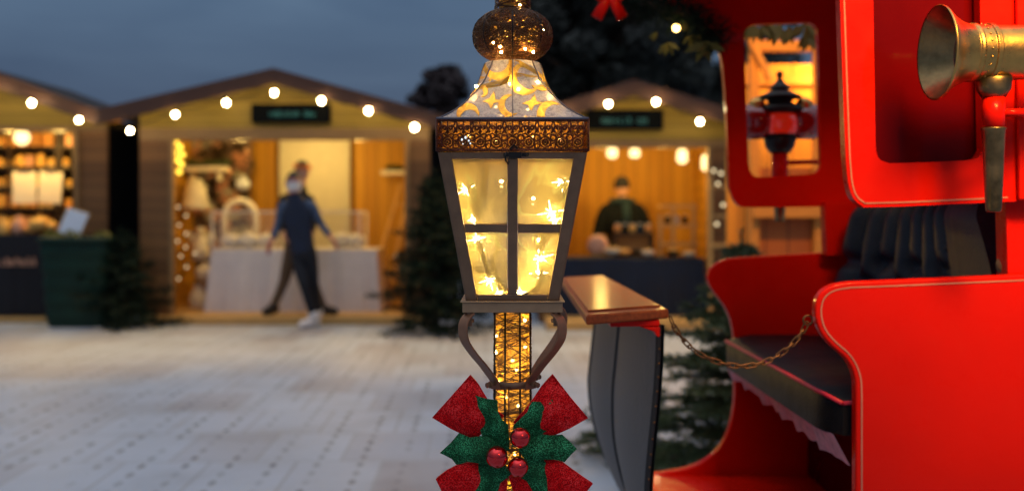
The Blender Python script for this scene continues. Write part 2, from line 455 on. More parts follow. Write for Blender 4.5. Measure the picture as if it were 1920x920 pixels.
sk = N(nt, 'ShaderNodeMixRGB', blend_type='ADD'); sk.inputs[0].default_value = .012
nt.links.new(mx2.outputs[0], sk.inputs[1]); nt.links.new(sky.outputs[0], sk.inputs[2])
nt.links.new(sk.outputs[0], bg.inputs[0]); bg.inputs[1].default_value = 1.0

def lamp(kind, name, loc, e, col, size=.05, target=None, spot=60, blend=.6):
    l = bpy.data.lights.new(name, kind); l.energy = e; l.color = col
    if kind in ('POINT', 'SPOT'): l.shadow_soft_size = size
    if kind == 'SPOT': l.spot_size = R(spot); l.spot_blend = blend
    if kind == 'SUN': l.angle = size
    o = bpy.data.objects.new(name, l); COL.objects.link(o); o.location = Vector(loc)
    if target is not None:
        o.rotation_euler = (Vector(target) - Vector(loc)).to_track_quat('-Z', 'Y').to_euler()
    return o
lamp('SUN', 'dusk_sun', (0, 0, 5), .34, (.80, .88, 1.0), R(60), target=(1.0, .9, -6))

for (x, e) in ((-3.6, 520), (-.4, 520), (2.6, 340)):  # unseen warm spots, added to warm the ground before the huts
    lamp('SPOT', 'square_lamp', (x, 9.0, 4.3), e, (1.0, .54, .06), .12, target=(x, 9.0, 0), spot=58, blend=1.0)

# ------------------------------------------------------------------ ground
m, nt, out = newmat('ground_panels')
b = N(nt, 'ShaderNodeBsdfPrincipled'); geo = N(nt, 'ShaderNodeNewGeometry')
mp = N(nt, 'ShaderNodeMapping'); mp.vector_type = 'POINT'; mp.inputs['Rotation'].default_value = (0, 0, R(-1.8)); mp.inputs['Location'].default_value = (.06, .03, 0)
nt.links.new(geo.outputs['Position'], mp.inputs[0])
def grid_dots(nt, vec, pitch, rad):
    dv = N(nt, 'ShaderNodeVectorMath', operation='DIVIDE'); dv.inputs[1].default_value = (.21, .155, 1); nt.links.new(vec, dv.inputs[0])
    fr = N(nt, 'ShaderNodeVectorMath', operation='FRACTION'); nt.links.new(dv.outputs[0], fr.inputs[0])
    sb = N(nt, 'ShaderNodeVectorMath', operation='SUBTRACT'); sb.inputs[1].default_value = (.5, .5, 0); nt.links.new(fr.outputs[0], sb.inputs[0])
    mu = N(nt, 'ShaderNodeVectorMath', operation='MULTIPLY'); mu.inputs[1].default_value = (.21, .060, 0); nt.links.new(sb.outputs[0], mu.inputs[0])
    ln = N(nt, 'ShaderNodeVectorMath', operation='LENGTH'); nt.links.new(mu.outputs[0], ln.inputs[0])
    lt = N(nt, 'ShaderNodeMath', operation='LESS_THAN'); lt.inputs[1].default_value = rad; nt.links.new(ln.outputs['Value'], lt.inputs[0])
    return lt.outputs[0]
br = N(nt, 'ShaderNodeTexBrick'); br.offset = .5; br.inputs['Scale'].default_value = 1.0
br.inputs['Color1'].default_value = rgba((.25, .235, .265)); br.inputs['Color2'].default_value = rgba((.385, .445, .53)); br.inputs['Mortar'].default_value = rgba((.31, .34, .39))
br.inputs['Mortar Size'].default_value = .009; br.inputs['Brick Width'].default_value = .42; br.inputs['Row Height'].default_value = .62; br.inputs['Bias'].default_value = 0.38
nt.links.new(mp.outputs[0], br.inputs['Vector'])
dirt = N(nt, 'ShaderNodeTexNoise', i_Scale=1.3, i_Detail=7.0, i_Roughness=.62); nt.links.new(mp.outputs[0], dirt.inputs['Vector'])
dr = ramp(nt, dirt.outputs[0], [(.32, (.80, .76, .73)), (.5, (.96, .95, .94)), (.75, (1.08, 1.08, 1.08))])
mm = N(nt, 'ShaderNodeMixRGB', blend_type='MULTIPLY'); mm.inputs[0].default_value = 1; nt.links.new(br.outputs[0], mm.inputs[1]); nt.links.new(dr, mm.inputs[2])
dk = N(nt, 'ShaderNodeMixRGB', blend_type='MIX'); dk.inputs[2].default_value = rgba((.03, .03, .035)); nt.links.new(mm.outputs[0], dk.inputs[1])
gate = N(nt, 'ShaderNodeTexNoise', i_Scale=2.3, i_Detail=2.0); nt.links.new(mp.outputs[0], gate.inputs['Vector'])
gt = N(nt, 'ShaderNodeMapRange'); gt.inputs[1].default_value = .36; gt.inputs[2].default_value = .60; gt.inputs[4].default_value = .68; nt.links.new(gate.outputs[0], gt.inputs[0])
gm = N(nt, 'ShaderNodeMath', operation='MULTIPLY'); nt.links.new(grid_dots(nt, mp.outputs[0], .21, .0165), gm.inputs[0]); nt.links.new(gt.outputs[0], gm.inputs[1])
nt.links.new(gm.outputs[0], dk.inputs[0])
nt.links.new(dk.outputs[0], b.inputs['Base Color'])
b.inputs['Roughness'].default_value = .55
nt.links.new(b.outputs[0], out.inputs[0])
g = MB(); g.add([(-200, -60, 0), (200, -60, 0), (200, 400, 0), (-200, 400, 0)], [(0, 1, 2, 3)])
tag(g.build('ground', m), kind='structure')

# ------------------------------------------------------------------ trees
def leaf_cloud(mb, blobs, n, size, rnd, mi=0):
    for (c, r, k) in blobs:
        c = Vector(c)
        for _ in range(int(n * k)):
            d = Vector((rnd.gauss(0, 1), rnd.gauss(0, 1), rnd.gauss(0, 1))).normalized()
            p = c + Vector((d.x * r[0], d.y * r[1], d.z * r[2])) * (rnd.random() ** .45)
            s = size * rnd.uniform(.6, 1.4)
            u = Vector((rnd.gauss(0, 1), rnd.gauss(0, 1), rnd.gauss(0, 1))).normalized(); v = u.orthogonal().normalized()
            mb.add([p - u * s, p + v * s * .5, p + u * s, p - v * s * .5], [(0, 1, 2, 3)], mi)

def broad_tree(name, label, base, height, width, seed, leaf, group=None, n=2200):
    rnd = random.Random(seed); base = Vector(base)
    t = thing(name, label, 'tree', base, group)
    tr = MB(); top = base + Vector((0, 0, height * .8))
    tr.tube(catmull([base, base + Vector((rnd.uniform(-.2, .2), 0, height * .35)), top], 6), [.035 * height * (1 - i / 14) + .02 for i in range(13)], 8)
    cr = MB(); blobs = []
    for i in range(130):
        a = rnd.uniform(0, 6.28); q = rnd.random()
        z = height * (.32 + .62 * q); rr = width * .5 * (1 - .75 * q ** 6) * (.55 + .45 * min(1, q * 3)) * rnd.uniform(.15, 1.0)
        c = base + Vector((math.cos(a) * rr, math.sin(a) * rr, z))
        if i % 3 == 0: tr.tube([base + Vector((0, 0, z * .7)), (c + base + Vector((0, 0, z * .8))) / 2, c], [.03 * height * .35, .02 * height * .3, .01], 5)
        s = width * rnd.uniform(.04, .115); blobs.append((c, (s, s, s * .8), 1))
    leaf_cloud(cr, blobs, n / 130 * 7, .085 * height / 6, rnd)
    tr.build('trunk', M['bark'], t, smooth=True); cr.build('crown', leaf, t, fixn=False)
    return t

broad_tree('broadleaf_tree', 'tall black tree behind the lamp post and right hut', P(1090, 430, 19) * Vector((1, 1, 0)) if False else (1.75, 19, 0), 7.0, 4.4, 3, M['tree_leaf'], 'dark trees beyond the huts', 5200)
broad_tree('broadleaf_tree', 'dark tree behind the red arched sleigh canopy', (3.4, 20.5, 0), 7.6, 4.8, 4, M['tree_leaf'], 'dark trees beyond the huts', 5200)
broad_tree('broadleaf_tree', 'dark spreading tree seen under the hanging garland', (2.2, 23.5, 0), 8.2, 5.0, 8, M['tree_leaf'], 'dark trees beyond the huts', 5200)
broad_tree('broadleaf_tree', 'small brownish tree rising between centre hut and lamp post', (-1.45, 21, 0), 4.5, 2.1, 5, M['tree_brown'], 'dark trees beyond the huts', 3600)
broad_tree('broadleaf_tree', 'dark tree top showing over the left hut roof', (-11.7, 21, 0), 4.3, 2.6, 6, M['tree_leaf'], 'dark trees beyond the huts', 2600)

def fir_tree(name, label, base, height, radius, seed, nbr=70, needle=.028, nw=.0022, density=1.0, mat_n='fir', lean=(0, 0), group=None, low=.03, cat='fir tree'):
    rnd = random.Random(seed); base = Vector(base)
    t = thing(name, label, cat, base, group)
    axis = lambda h: base + Vector((lean[0] * h, lean[1] * h, h * height))
    tr = MB(); tr.tube([axis(i / 8) for i in range(9)], [radius * .075 * (1 - i / 8.6) + .004 for i in range(9)], 8)
    br = MB(); nd = MB()
    def needles(a, b_, step, ln):
        d = b_ - a; L = d.length
        if L < 1e-5: return
        d.normalize(); s = d.orthogonal().normalized(); q = d.cross(s)
        k = max(2, int(L / step * density))
        for i in range(k):
            p = a.lerp(b_, (i + rnd.random()) / k)
            an = rnd.uniform(0, 6.28); o = (s * math.cos(an) + q * math.sin(an))
            dirn = (d * rnd.uniform(.5, .9) + o + Vector((0, 0, .25))).normalized()
            l = ln * rnd.uniform(.7, 1.2); sd = dirn.cross(d)
            if sd.length < 1e-4: sd = dirn.orthogonal()
            sd = sd.normalized() * nw
            nd.add([p - sd, p + sd, p + dirn * l + sd * .3, p + dirn * l - sd * .3], [(0, 1, 2, 3)])
    for i in range(nbr):
        h = low + (1 - low) * ((i + rnd.random() * .6) / nbr) ** .9
        if h > .985: h = .985
        L = radius * (1 - h) ** .8 * rnd.uniform(.72, 1.12) + .03 * height
        a = i * 2.4 + rnd.uniform(-.4, .4)
        o = axis(h); dv = Vector((math.cos(a), math.sin(a), 0)); sd = Vector((-dv.y, dv.x, 0))
        dr = rnd.uniform(-.10, .22) + .35 * h
        pts = [o + dv * (L * s) + Vector((0, 0, L * (dr * s - .30 * s * s + .12 * s ** 3))) for s in (0, .25, .5, .75, 1)]
        br.tube(pts, [.012 * L + .002, .010 * L + .002, .007 * L + .0015, .004 * L + .001, .0012], 5)
        nt_ = max(5, int(L / (.055 if needle < .04 else .13)))
        for k in range(nt_):
            s = .12 + .88 * (k + rnd.random() * .5) / nt_
            p = catmull(pts, 4)[min(16, int(s * 16))]
            for side in (-1, 1):
                l2 = L * .42 * (1.05 - s) * rnd.uniform(.7, 1.2) + .035 * radius
                e = p + (dv * .75 + sd * side * .8 + Vector((0, 0, rnd.uniform(-.28, .12)))).normalized() * l2
                br.tube([p, e], [.0022, .0010], 4, cap=False)
                needles(p, e, needle * .16 if needle < .04 else needle * .28, needle)
        for k in range(4): needles(pts[k], pts[k + 1], needle * .18 if needle < .04 else needle * .3, needle)
    needles(axis(.9), axis(1.0) + Vector((0, 0, .06 * height)), needle * .1, needle)
    tr.build('trunk', M['bark'], t, smooth=True); br.build('branches', M['bark'], t, fixn=False); nd.build('needles', M[mat_n], t, fixn=False)
    return t

fir_tree('fir_tree', 'cut fir tree standing behind the far red sleigh side', (.98, 4.25, 0), 1.08, .66, 11, 88, .030, .0034, 1.5)
fir_tree('fir_tree', 'low fir bough lying behind the grey dashboard panel', (.60, 4.9, 0), .42, .46, 12, 30, .030, .0032, 1.4, cat='fir bough')
fir_tree('fir_tree', 'bushy dark fir tree between centre hut and lamp post', (-.78, 10.0, 0), 1.55, .74, 13, 80, .075, .010, 1.2, 'fir_dark')
fir_tree('fir_tree', 'dark fir tree between the green bin and centre hut', (-4.10, 10.5, 0), 0.98, .68, 14, 50, .075, .010, 1.2, 'fir_dark')

# dark screens added to stand for the shade in the gaps between huts
for (x0, x1, lab) in ((200, 268, 'black fence panel closing the gap left of the centre hut'), (800, 905, 'black fence panel closing the gap behind the lamp post')):
    d = 12.2; a = P(x0, 400, d); c = P(x1, 400, d)
    t = thing('fence_panel', lab, 'fence', ((a.x + c.x) / 2, d, 0))
    q = MB(); n = max(4, int((c.x - a.x) / .12))
    for i in range(n):
        wx = (c.x - a.x) / n
        q.box((a.x + wx * (i + .5), d, 1.15), (wx - .008, .02, 2.3 + .02 * (i % 2)))
    q.build('boards', M['black_boards'], t)
    q = MB()
    for z in (.4, 1.9): q.box(((a.x + c.x) / 2, d + .03, z), (c.x - a.x, .04, .08))
    q.build('rail', M['black_boards'], t)

# ------------------------------------------------------------------ huts
LWARM = (1.0, .61, .15)
def glyphs(mb, x0, x1, y0, y1, d, rnd, word=(4, 8)):
    """rows of small upright strokes where the photograph shows lettering too soft to read"""
    x = x0; h = y1 - y0; k = 0; L = rnd.randint(*word)
    while x < x1:
        wd = h * rnd.uniform(.35, .6)
        if k == L: x += h * .7; k = 0; L = rnd.randint(*word); continue
        top = rnd.choice((y0, y0 + h * .25, y0 + h * .3)); st = h * .13
        a, b_ = P(x, top, d), P(x + st, y1, d)
        mb.box((a + b_) / 2, (b_.x - a.x, .006, a.z - b_.z))
        sh = rnd.choice('onelt')
        if sh in 'on':
            a, b_ = P(x + wd - st, y0 + h * .3, d), P(x + wd, y1, d); mb.box((a + b_) / 2, (b_.x - a.x, .006, a.z - b_.z))
            a, b_ = P(x + st, y0 + h * .3, d), P(x + wd - st, y0 + h * .3 + st, d); mb.box((a + b_) / 2, (b_.x - a.x, .006, a.z - b_.z))
        if sh in 'oel':
            a, b_ = P(x + st, y1 - st, d), P(x + wd - st, y1, d); mb.box((a + b_) / 2, (b_.x - a.x, .006, a.z - b_.z))
        if sh in 'et':
            a, b_ = P(x + st, y0 + h * .5, d), P(x + wd, y0 + h * .5 + st, d); mb.box((a + b_) / 2, (b_.x - a.x, .006, a.z - b_.z))
        x += wd + h * .16; k += 1

def hut(label, d, wl, wr, ol, orr, ytop, ylin, peak, el, er, depth, floor_z, sign=None, bh=27, step_d=None, power=40, lights=((.3, 1.0), (.7, 1.0)), fl_r=1.0):
    A = P(wl, HZ, d); B = P(wr, HZ, d); zt = P(0, ytop, d).z; zl = P(0, ylin, d).z
    t = thing('market_hut', label, 'market hut', ((A.x + B.x) / 2, d, 0))
    ox0, ox1 = P(ol, HZ, d).x, P(orr, HZ, d).x
    pk = P(peak[0], peak[1], d); e0 = P(el[0], el[1], d); e1 = P(er[0], er[1], d)
    roofz = lambda x: (e0.z + (pk.z - e0.z) * (x - e0.x) / (pk.x - e0.x)) if x < pk.x else (pk.z + (e1.z - pk.z) * (x - pk.x) / (e1.x - pk.x))
    drop = .10
    for (x0, x1) in ((A.x, ox0), (ox1, B.x)):
        q = MB(); q.box(((x0 + x1) / 2, d + .03, zt / 2), (x1 - x0, .06, zt)); q.build('front_wall', M['planks'], t)
    q = MB(); q.prism([(A.x, d, zl), (B.x, d, zl), (B.x, d, roofz(B.x) - drop), (pk.x, d, pk.z - drop), (A.x, d, roofz(A.x) - drop)], (0, .06, 0)); q.build('gable', M['gable'], t)
    q = MB(); q.box(((A.x + B.x) / 2, d + .028, (zt + zl) / 2), (B.x - A.x, .09, zl - zt)); q.build('lintel', M['beam'], t, bevel=.006)
    for x in (ox0 - .022, ox1 + .022):
        q = MB(); q.box((x, d - .012, (zt + floor_z) / 2), (.045, .05, zt - floor_z)); q.build('opening_trim', M['beam'], t, bevel=.004)
    for x, s in ((A.x, 1), (B.x, -1)):
        q = MB(); q.box((x + s * .02, d + .06 + depth / 2, roofz(x) / 2 - .08), (.04, depth, roofz(x) - .16)); q.build('side_wall', M['black_boards'], t)
        q = MB(); q.box((x + s * .051, d + .06 + depth / 2, roofz(x) / 2 - .08), (.02, depth - .004, roofz(x) - .164)); q.build('wall_lining', M['pine_h'], t)
    q = MB(); yb = d + .06 + depth
    q.prism([(A.x, yb, 0), (B.x, yb, 0), (B.x, yb, roofz(B.x) - .14), (pk.x, yb, pk.z - .14), (A.x, yb, roofz(A.x) - .14)], (0, .06, 0)); q.build('back_wall', M['pine'], t)
    q = MB(); sd = step_d or d - .06
    q.box(((A.x + B.x) / 2, (sd + yb) / 2, floor_z / 2), ((B.x - A.x) * fl_r - .13, yb - sd, floor_z)); q.build('floor_deck', M['wood_light'], t, bevel=.008)
    q = MB()
    for (p, s) in ((e0, -1), (e1, 1)):
        q.prism([(p.x, d - .28, p.z), (pk.x, d - .28, pk.z), (pk.x, d - .28, pk.z - .05), (p.x, d - .28, p.z - .05)], (0, depth + .6, 0))
    q.build('roof', M['roof'], t)
    hh = bh / F * d
    for p in (e0, e1):
        q = MB(); q.prism([(p.x, d - .32, p.z + .012), (pk.x, d - .32, pk.z + .012), (pk.x, d - .32, pk.z - hh), (p.x, d - .32, p.z - hh)], (0, .035, 0)); q.build('bargeboard', M['barge'], t, bevel=.005)
    if sign:
        sx0, sx1, sy0, sy1, rnd_seed, tx0, tx1, ty0, ty1 = sign
        a, b_ = P(sx0, sy0, d - .05), P(sx1, sy1, d - .05)
        q = MB(); q.box((a + b_) / 2, (b_.x - a.x, .04, a.z - b_.z)); s_ = q.build('sign', M['sign'], t, bevel=.004)
        q = MB(); glyphs(q, tx0, tx1, ty0, ty1, d - .075, random.Random(rnd_seed)); q.build('lettering', M['teal'], s_)
    for (fx, fy) in lights:
        lamp('POINT', 'hut_lamp', (ox0 + (ox1 - ox0) * fx, d + fy, zt - .02), power, LWARM, .08)
    return t

DC = 10.9
hut('timber market hut with white dressed table inside, in the centre', DC, 262, 806, 326, 760, 263, 240, (525, 137), (203, 212), (848, 226), 2.0, .09, (472, 620, 195, 231, 5, 505, 586, 207, 219), step_d=10.74, power=26, lights=((.25, .35), (.5, 1.2), (.78, .35)))
hut('timber market hut with amber goods and black counter, cut by left edge', 11.0, -210, 200, -170, 142, 246, 236, (-20, 128), (-250, 212), (207, 213), 1.7, .06, power=30, lights=((.55, .22), (.85, .22)))
hut('timber market hut with navy table and seller, behind lamp post', 10.95, 1010, 1372, 1052, 1326, 277, 262, (1182, 158), (1000, 216), (1402, 224), 1.9, .09, (1100, 1243, 206, 243, 9, 1128, 1215, 218, 232), step_d=10.25, power=36, lights=((.3, .5), (.75, .5)))

def string_lights(label, pts, d, r=.025, mat_='bulb', sag=.06, drop=.05, cat='string lights'):
    ps = [P(x, y, d) for x, y in pts]
    t = thing('string_lights', label, cat, ps[0])
    q = MB(); path = []
    for i, p in enumerate(ps):
        path.append(p + Vector((0, 0, drop)))
        if i < len(ps) - 1: path.append((p + ps[i + 1]) / 2 + Vector((0, 0, drop - sag * .5)))
    q.tube(catmull(path, 4), .006, 5); q.build('cable', M['black_metal'], t)
    b0 = None
    for p in ps:
        r_ = r * random.uniform(.88, 1.1); q = MB(); q.ball(p + Vector((random.uniform(-.01, .01), 0, 0)), r_, 16, 1, 1, 1.12); b_ = q.build('bulb', M[mat_], t, smooth=True)
        q = MB(); q.lathe([(.014, r * .8), (.016, r * .9), (.016, drop)], p, 10); q.build('socket', M['black_metal'], b_)
    return t
string_lights('white festoon bulbs strung along the left hut roof', [(-90, 168), (-15, 172), (60, 193), (148, 225)], 10.55)
string_lights('white festoon bulbs strung under the centre hut roof', [(244, 245), (330, 215), (423, 193), (515, 174), (601, 189), (691, 208), (779, 239)], 10.55)
string_lights('white festoon bulbs strung under the right hut roof', [(1058, 216), (1142, 195), (1229, 191), (1312, 228)], 10.55)

# ------------------------------------------------------------------ things in and around the huts
def drape(name, label, d, px0, px1, ytop, ybot, dep, matn, cat, seed, flare=.04):
    """cloth hanging to the ground over a counter, with folds"""
    rnd = random.Random(seed); a = P(px0, ytop, d); c = P(px1, ybot, d)
    t = thing(name, label, cat, ((a.x + c.x) / 2, d, c.z))
    q = MB(); zt, zb = a.z, c.z
    loop = []
    for i in range(80): loop.append((a.x + (c.x - a.x) * i / 80, d, 'f'))
    for i in range(24): loop.append((c.x, d + dep * i / 24, 's'))
    for i in range(40): loop.append((c.x + (a.x - c.x) * i / 40, d + dep, 'b'))
    for i in range(24): loop.append((a.x, d + dep - dep * i / 24, 's'))
    ctr = Vector(((a.x + c.x) / 2, d + dep / 2, 0)); ph = rnd.uniform(0, 6)
    rows = []
    for k in range(9):
        f = k / 8; row = []
        for i, (x, y, _) in enumerate(loop):
            o = (Vector((x, y, 0)) - ctr); o.normalize()
            wv = (math.sin(i * .8 + ph) * .5 + math.sin(i * .37 + ph * 2) * .6 + math.sin(i * 1.7) * .25) * flare * f
            row.append(Vector((x, y, zt + (zb - zt) * f)) + o * (wv + flare * 1.2 * f))
        rows.append(row)
    q.grid(rows, closed_u=True)
    q.add([rows[0][i] for i in range(len(loop))], [tuple(range(len(loop)))])
    q.build('cloth', M[matn], t, smooth=True, fixn=False)
    return t
drape('cloth_table', 'table under a white cloth inside the centre hut', 11.28, 396, 706, 468, 588, .75, 'white_cloth', 'table', 1)
drape('cloth_table', 'sales table under a navy cloth in the right hut', 10.85, 1046, 1322, 485, 598, .75, 'navy_cloth', 'table', 2, .03)
drape('cloth_counter', 'counter hung with black cloth in the left hut', 11.06, -165, 139, 440, 590, .5, 'black_cloth', 'counter', 3, .015)
q = MB(); glyphs(q, 2, 66, 482, 498, 11.0, random.Random(4), (6, 9))
tag(q.build('counter_lettering', M['pink_goods']), 'pale lettering across the front of the black counter', 'lettering')

# centre hut
t = thing('cream_panel', 'tall cream panel on the centre hut back wall', 'panel', P(590, 470, 12.86))
a, c = P(524, 255, 12.86), P(656, 476, 12.86); q = MB(); q.box((a + c) / 2, (c.x - a.x, .03, a.z - c.z)); q.build('board', M['cream'], t, bevel=.004)
q = MB(); q.box(((a.x + c.x) / 2, 12.835, a.z - .02), (c.x - a.x + .02, .03, .05)); q.build('top_rail', M['wood_light'], t)
a, c = P(345, 262, 12.6), P(472, 566, 12.6)
q = MB(); rows = []
for i in range(40):
    rows.append([Vector((a.x + (c.x - a.x) * k / 24, 12.6 - .09 * abs(mnoise.noise(Vector((i * .35, k * .4, 2)))), a.z + (c.z - a.z) * i / 39)) for k in range(25)])
q.grid(rows); fb_ = tag(q.build('flower_backdrop', M['flower_wall'], smooth=True), 'mottled pink and brown dried flower backdrop in centre hut', 'backdrop')
ORIGIN[fb_.name] = Vector()
rnd = random.Random(31)
for nm, mt_, k_ in (('pink_flowers', 'pink_goods', 26), ('cream_flowers', 'cream', 16), ('brown_foliage', 'dark_wood', 20)):
    q = MB()
    for _ in range(k_):
        cpx, cpy = rnd.uniform(352, 466), rnd.uniform(266, 470); o = P(cpx, cpy, 12.5)
        leaf_cloud(q, [(o, (.10, .05, .08), 1)], 40, .035, rnd)
    tag(q.build(nm, M[mt_], fb_, fixn=False), kind='stuff')
t = thing('wall_shelf', 'white shelf with greenery before the flower backdrop', 'shelf', P(385, 320, 12.2))
q = MB(); a, c = P(350, 312, 12.2), P(425, 322, 12.2); q.box((a + c) / 2, (c.x - a.x, .25, .06)); q.build('shelf_board', M['white'], t, bevel=.004)
q = MB(); rnd = random.Random(3)
for px in range(356, 424, 11): leaf_cloud(q, [(P(px, 306, 12.2), (.1, .08, .05), 1)], 30, .035, rnd)
q.build('greenery', M['fir'], t, fixn=False)
q = MB()
for px in (362, 412): q.box(P(px, 330, 12.28), (.03, .16, .12))
q.build('bracket', M['white'], t)

def ornament(label, px, py, d, s, kind, matn='white', group=None, cat='ornament'):
    o = P(px, py, d); t = thing('ornament', label, cat, o, group); q = MB()
    if kind == 'bell': q.lathe([(.01, .11), (.05, .10), (.075, .02), (.09, -.06), (.105, -.09), (.09, -.10), (.01, -.10)], o, 20)
    if kind == 'round':
        q.ball(o, .085, 18, 1, 1, .9); q.lathe([(.02, .07), (.02, .1)], o, 8)
    if kind == 'angel':
        q.lathe([(.095, -.16), (.075, -.05), (.04, .06), (.02, .08)], o, 18); q.ball(o + Vector((0, 0, .115)), .04, 12)
        for sgn in (-1, 1): q.prism([o + Vector((sgn * .02, .02, .06)), o + Vector((sgn * .13, .02, .11)), o + Vector((sgn * .12, .02, -.02)), o + Vector((sgn * .03, .02, -.05))], (0, .015, 0))
    if kind == 'pumpkin':
        rows = []
        for i in range(13):
            ph = math.pi * i / 12; row = []
            for k in range(32):
                an = 2 * math.pi * k / 32; rr = (.12 + .012 * math.cos(an * 8)) * math.sin(ph) + .001
                row.append(o + Vector((rr * math.cos(an), rr * math.sin(an), .085 * math.cos(ph) * -1)))
            rows.append(row)
        q.grid(rows, closed_u=True); q.tube([o + Vector((0, 0, .075)), o + Vector((.01, 0, .115))], [.016, .010], 8)
    if kind == 'vase': q.lathe([(.05, -.12), (.075, -.06), (.08, .02), (.045, .09), (.03, .11), (.04, .13)], o, 20)
    if s != 1: q.v = [o + (p - o) * s for p in q.v]
    q.build('body', M[matn], t, smooth=True)
    q = MB(); q.tube([o + Vector((0, 0, .12 * s)), o + Vector((0, 0, .16 * s))], .004, 5); q.build('loop', M['brass'], t)
    return t
ornament('white bell-shaped ornament under the white shelf', 366, 365, 12.0, 1.75, 'bell')
ornament('white angel figure at mid height left of the white table', 376, 455, 11.9, 1.25, 'angel', cat='figure')
ornament('white rounded ornament low beside the white table', 384, 512, 11.8, 1.35, 'round')
ornament('white vase on the floor in the corner of the centre hut', 372, 562, 11.8, 1.4, 'vase', cat='vase')
ornament('pale blue bauble with dark base before the flower backdrop', 455, 345, 11.95, 1.0, 'round', 'bluewhite')
for i, px in enumerate((432, 466, 500, 640, 668)):
    ornament('cream pumpkin on white table, ' + ['first from its left end', 'second from its left end', 'just left of the walking figures', 'just right of the walking figures', 'last at its right end'][i], px, 451, 11.5, .95 + .1 * (i % 2), 'pumpkin', 'white', 'cream pumpkins on the white table', 'pumpkin')
t = thing('arch_stand', 'white arched stand on the left end of the white table', 'stand', P(450, 468, 11.75))
q = MB(); arc = [P(420, 466, 11.75), P(420, 410, 11.75)] + [P(450 - 30 * math.cos(i * math.pi / 10), 408 - 32 * math.sin(i * math.pi / 10), 11.75) for i in range(1, 10)] + [P(480, 410, 11.75), P(480, 466, 11.75)]
q.tube(arc, .038, 8); q.build('arch', M['white'], t, smooth=True)
q = MB(); q.box(P(450, 464, 11.75), (.42, .2, .03)); q.build('foot', M['white'], t, bevel=.004)
t = thing('glass_case', 'low glass display case on the white table', 'display case', P(560, 467, 11.72))
x0, x1, z0, z1 = P(414, 0, 11.7).x, P(684, 0, 11.7).x, P(0, 467, 11.7).z, P(0, 397, 11.7).z
q = MB()
for x in (x0, x1):
    for y in (11.36, 11.86): q.box((x, y, (z0 + z1) / 2), (.022, .022, z1 - z0))
for z in (z0 + .012, z1):
    for y in (11.36, 11.86): q.box(((x0 + x1) / 2, y, z), (x1 - x0 - .022, .022, .02))
q.build('frame', M['white'], t)
q = MB(); q.add([(x0, 11.375, z0), (x1, 11.375, z0), (x1, 11.375, z1), (x0, 11.375, z1)], [(0, 1, 2, 3)]); q.build('front_glass', M['glass'], t)
def led_string(name, label, pts, d, r, matn, cat='fairy lights'):
    ps = [P(x, y, d) for x, y in pts]; t = thing(name, label, cat, ps[0])
    q = MB(); q.tube(catmull(ps, 4), .004, 4); q.build('wire', M['cable'], t)
    for p in ps:
        q = MB(); q.ball(p, r, 8); q.build('bulb', M[matn], t, smooth=True)
    return t
M['dim_bulb'] = emat('dim_bulb', (1, .78, .44), 1.9)
M['gold_bulb'] = emat('gold_bulb', (1, .62, .06), 3.5)
led_string('fairy_lights', 'pale fairy lights hanging down the left side of centre hut opening', [(334, 388), (349, 404), (336, 422), (349, 438), (333, 452), (348, 463), (339, 480), (350, 500), (335, 522), (366, 475)], 11.2, .012, 'dim_bulb')
led_string('fairy_lights', 'golden light cluster at upper left corner of centre hut', [(330, 268), (338, 276), (330, 286), (342, 290), (333, 300), (340, 308), (336, 322)], 11.2, .030, 'gold_bulb')
led_string('fairy_lights', 'pale fairy lights on the ladder shelf right of the white table', [(742, 478), (751, 502), (740, 556)], 11.3, .012, 'dim_bulb')
t = thing('ladder_shelf', 'slanting wooden ladder shelf right of the white table', 'ladder shelf', P(735, 580, 12.0))
q = MB()
for (xa, xb) in ((688, 752), (728, 768)): q.tube([P(xa, 560, 11.9), P(xb, 345, 12.5)], .022, 6)
q.build('rails', M['wood_light'], t)
for k in range(4):
    q = MB(); f = (k + .6) / 4.4; a = P(688 + 64 * f, 560 - 215 * f, 11.9 + .6 * f); c = P(728 + 40 * f, 560 - 215 * f, 11.9 + .6 * f); q.box((a + c) / 2, (c.x - a.x, .14, .02)); q.build('tread', M['wood_light'], t)
t = thing('wall_shelf', 'small white shelf with greenery on the right of centre hut', 'shelf', P(735, 325, 12.6))
q = MB(); q.box(P(738, 324, 12.6), (.30, .2, .05)); q.build('shelf_board', M['white'], t, bevel=.004)
q = MB(); leaf_cloud(q, [(P(738, 315, 12.6), (.14, .07, .05), 1)], 80, .035, random.Random(5)); q.build('greenery', M['fir'], t, fixn=False)

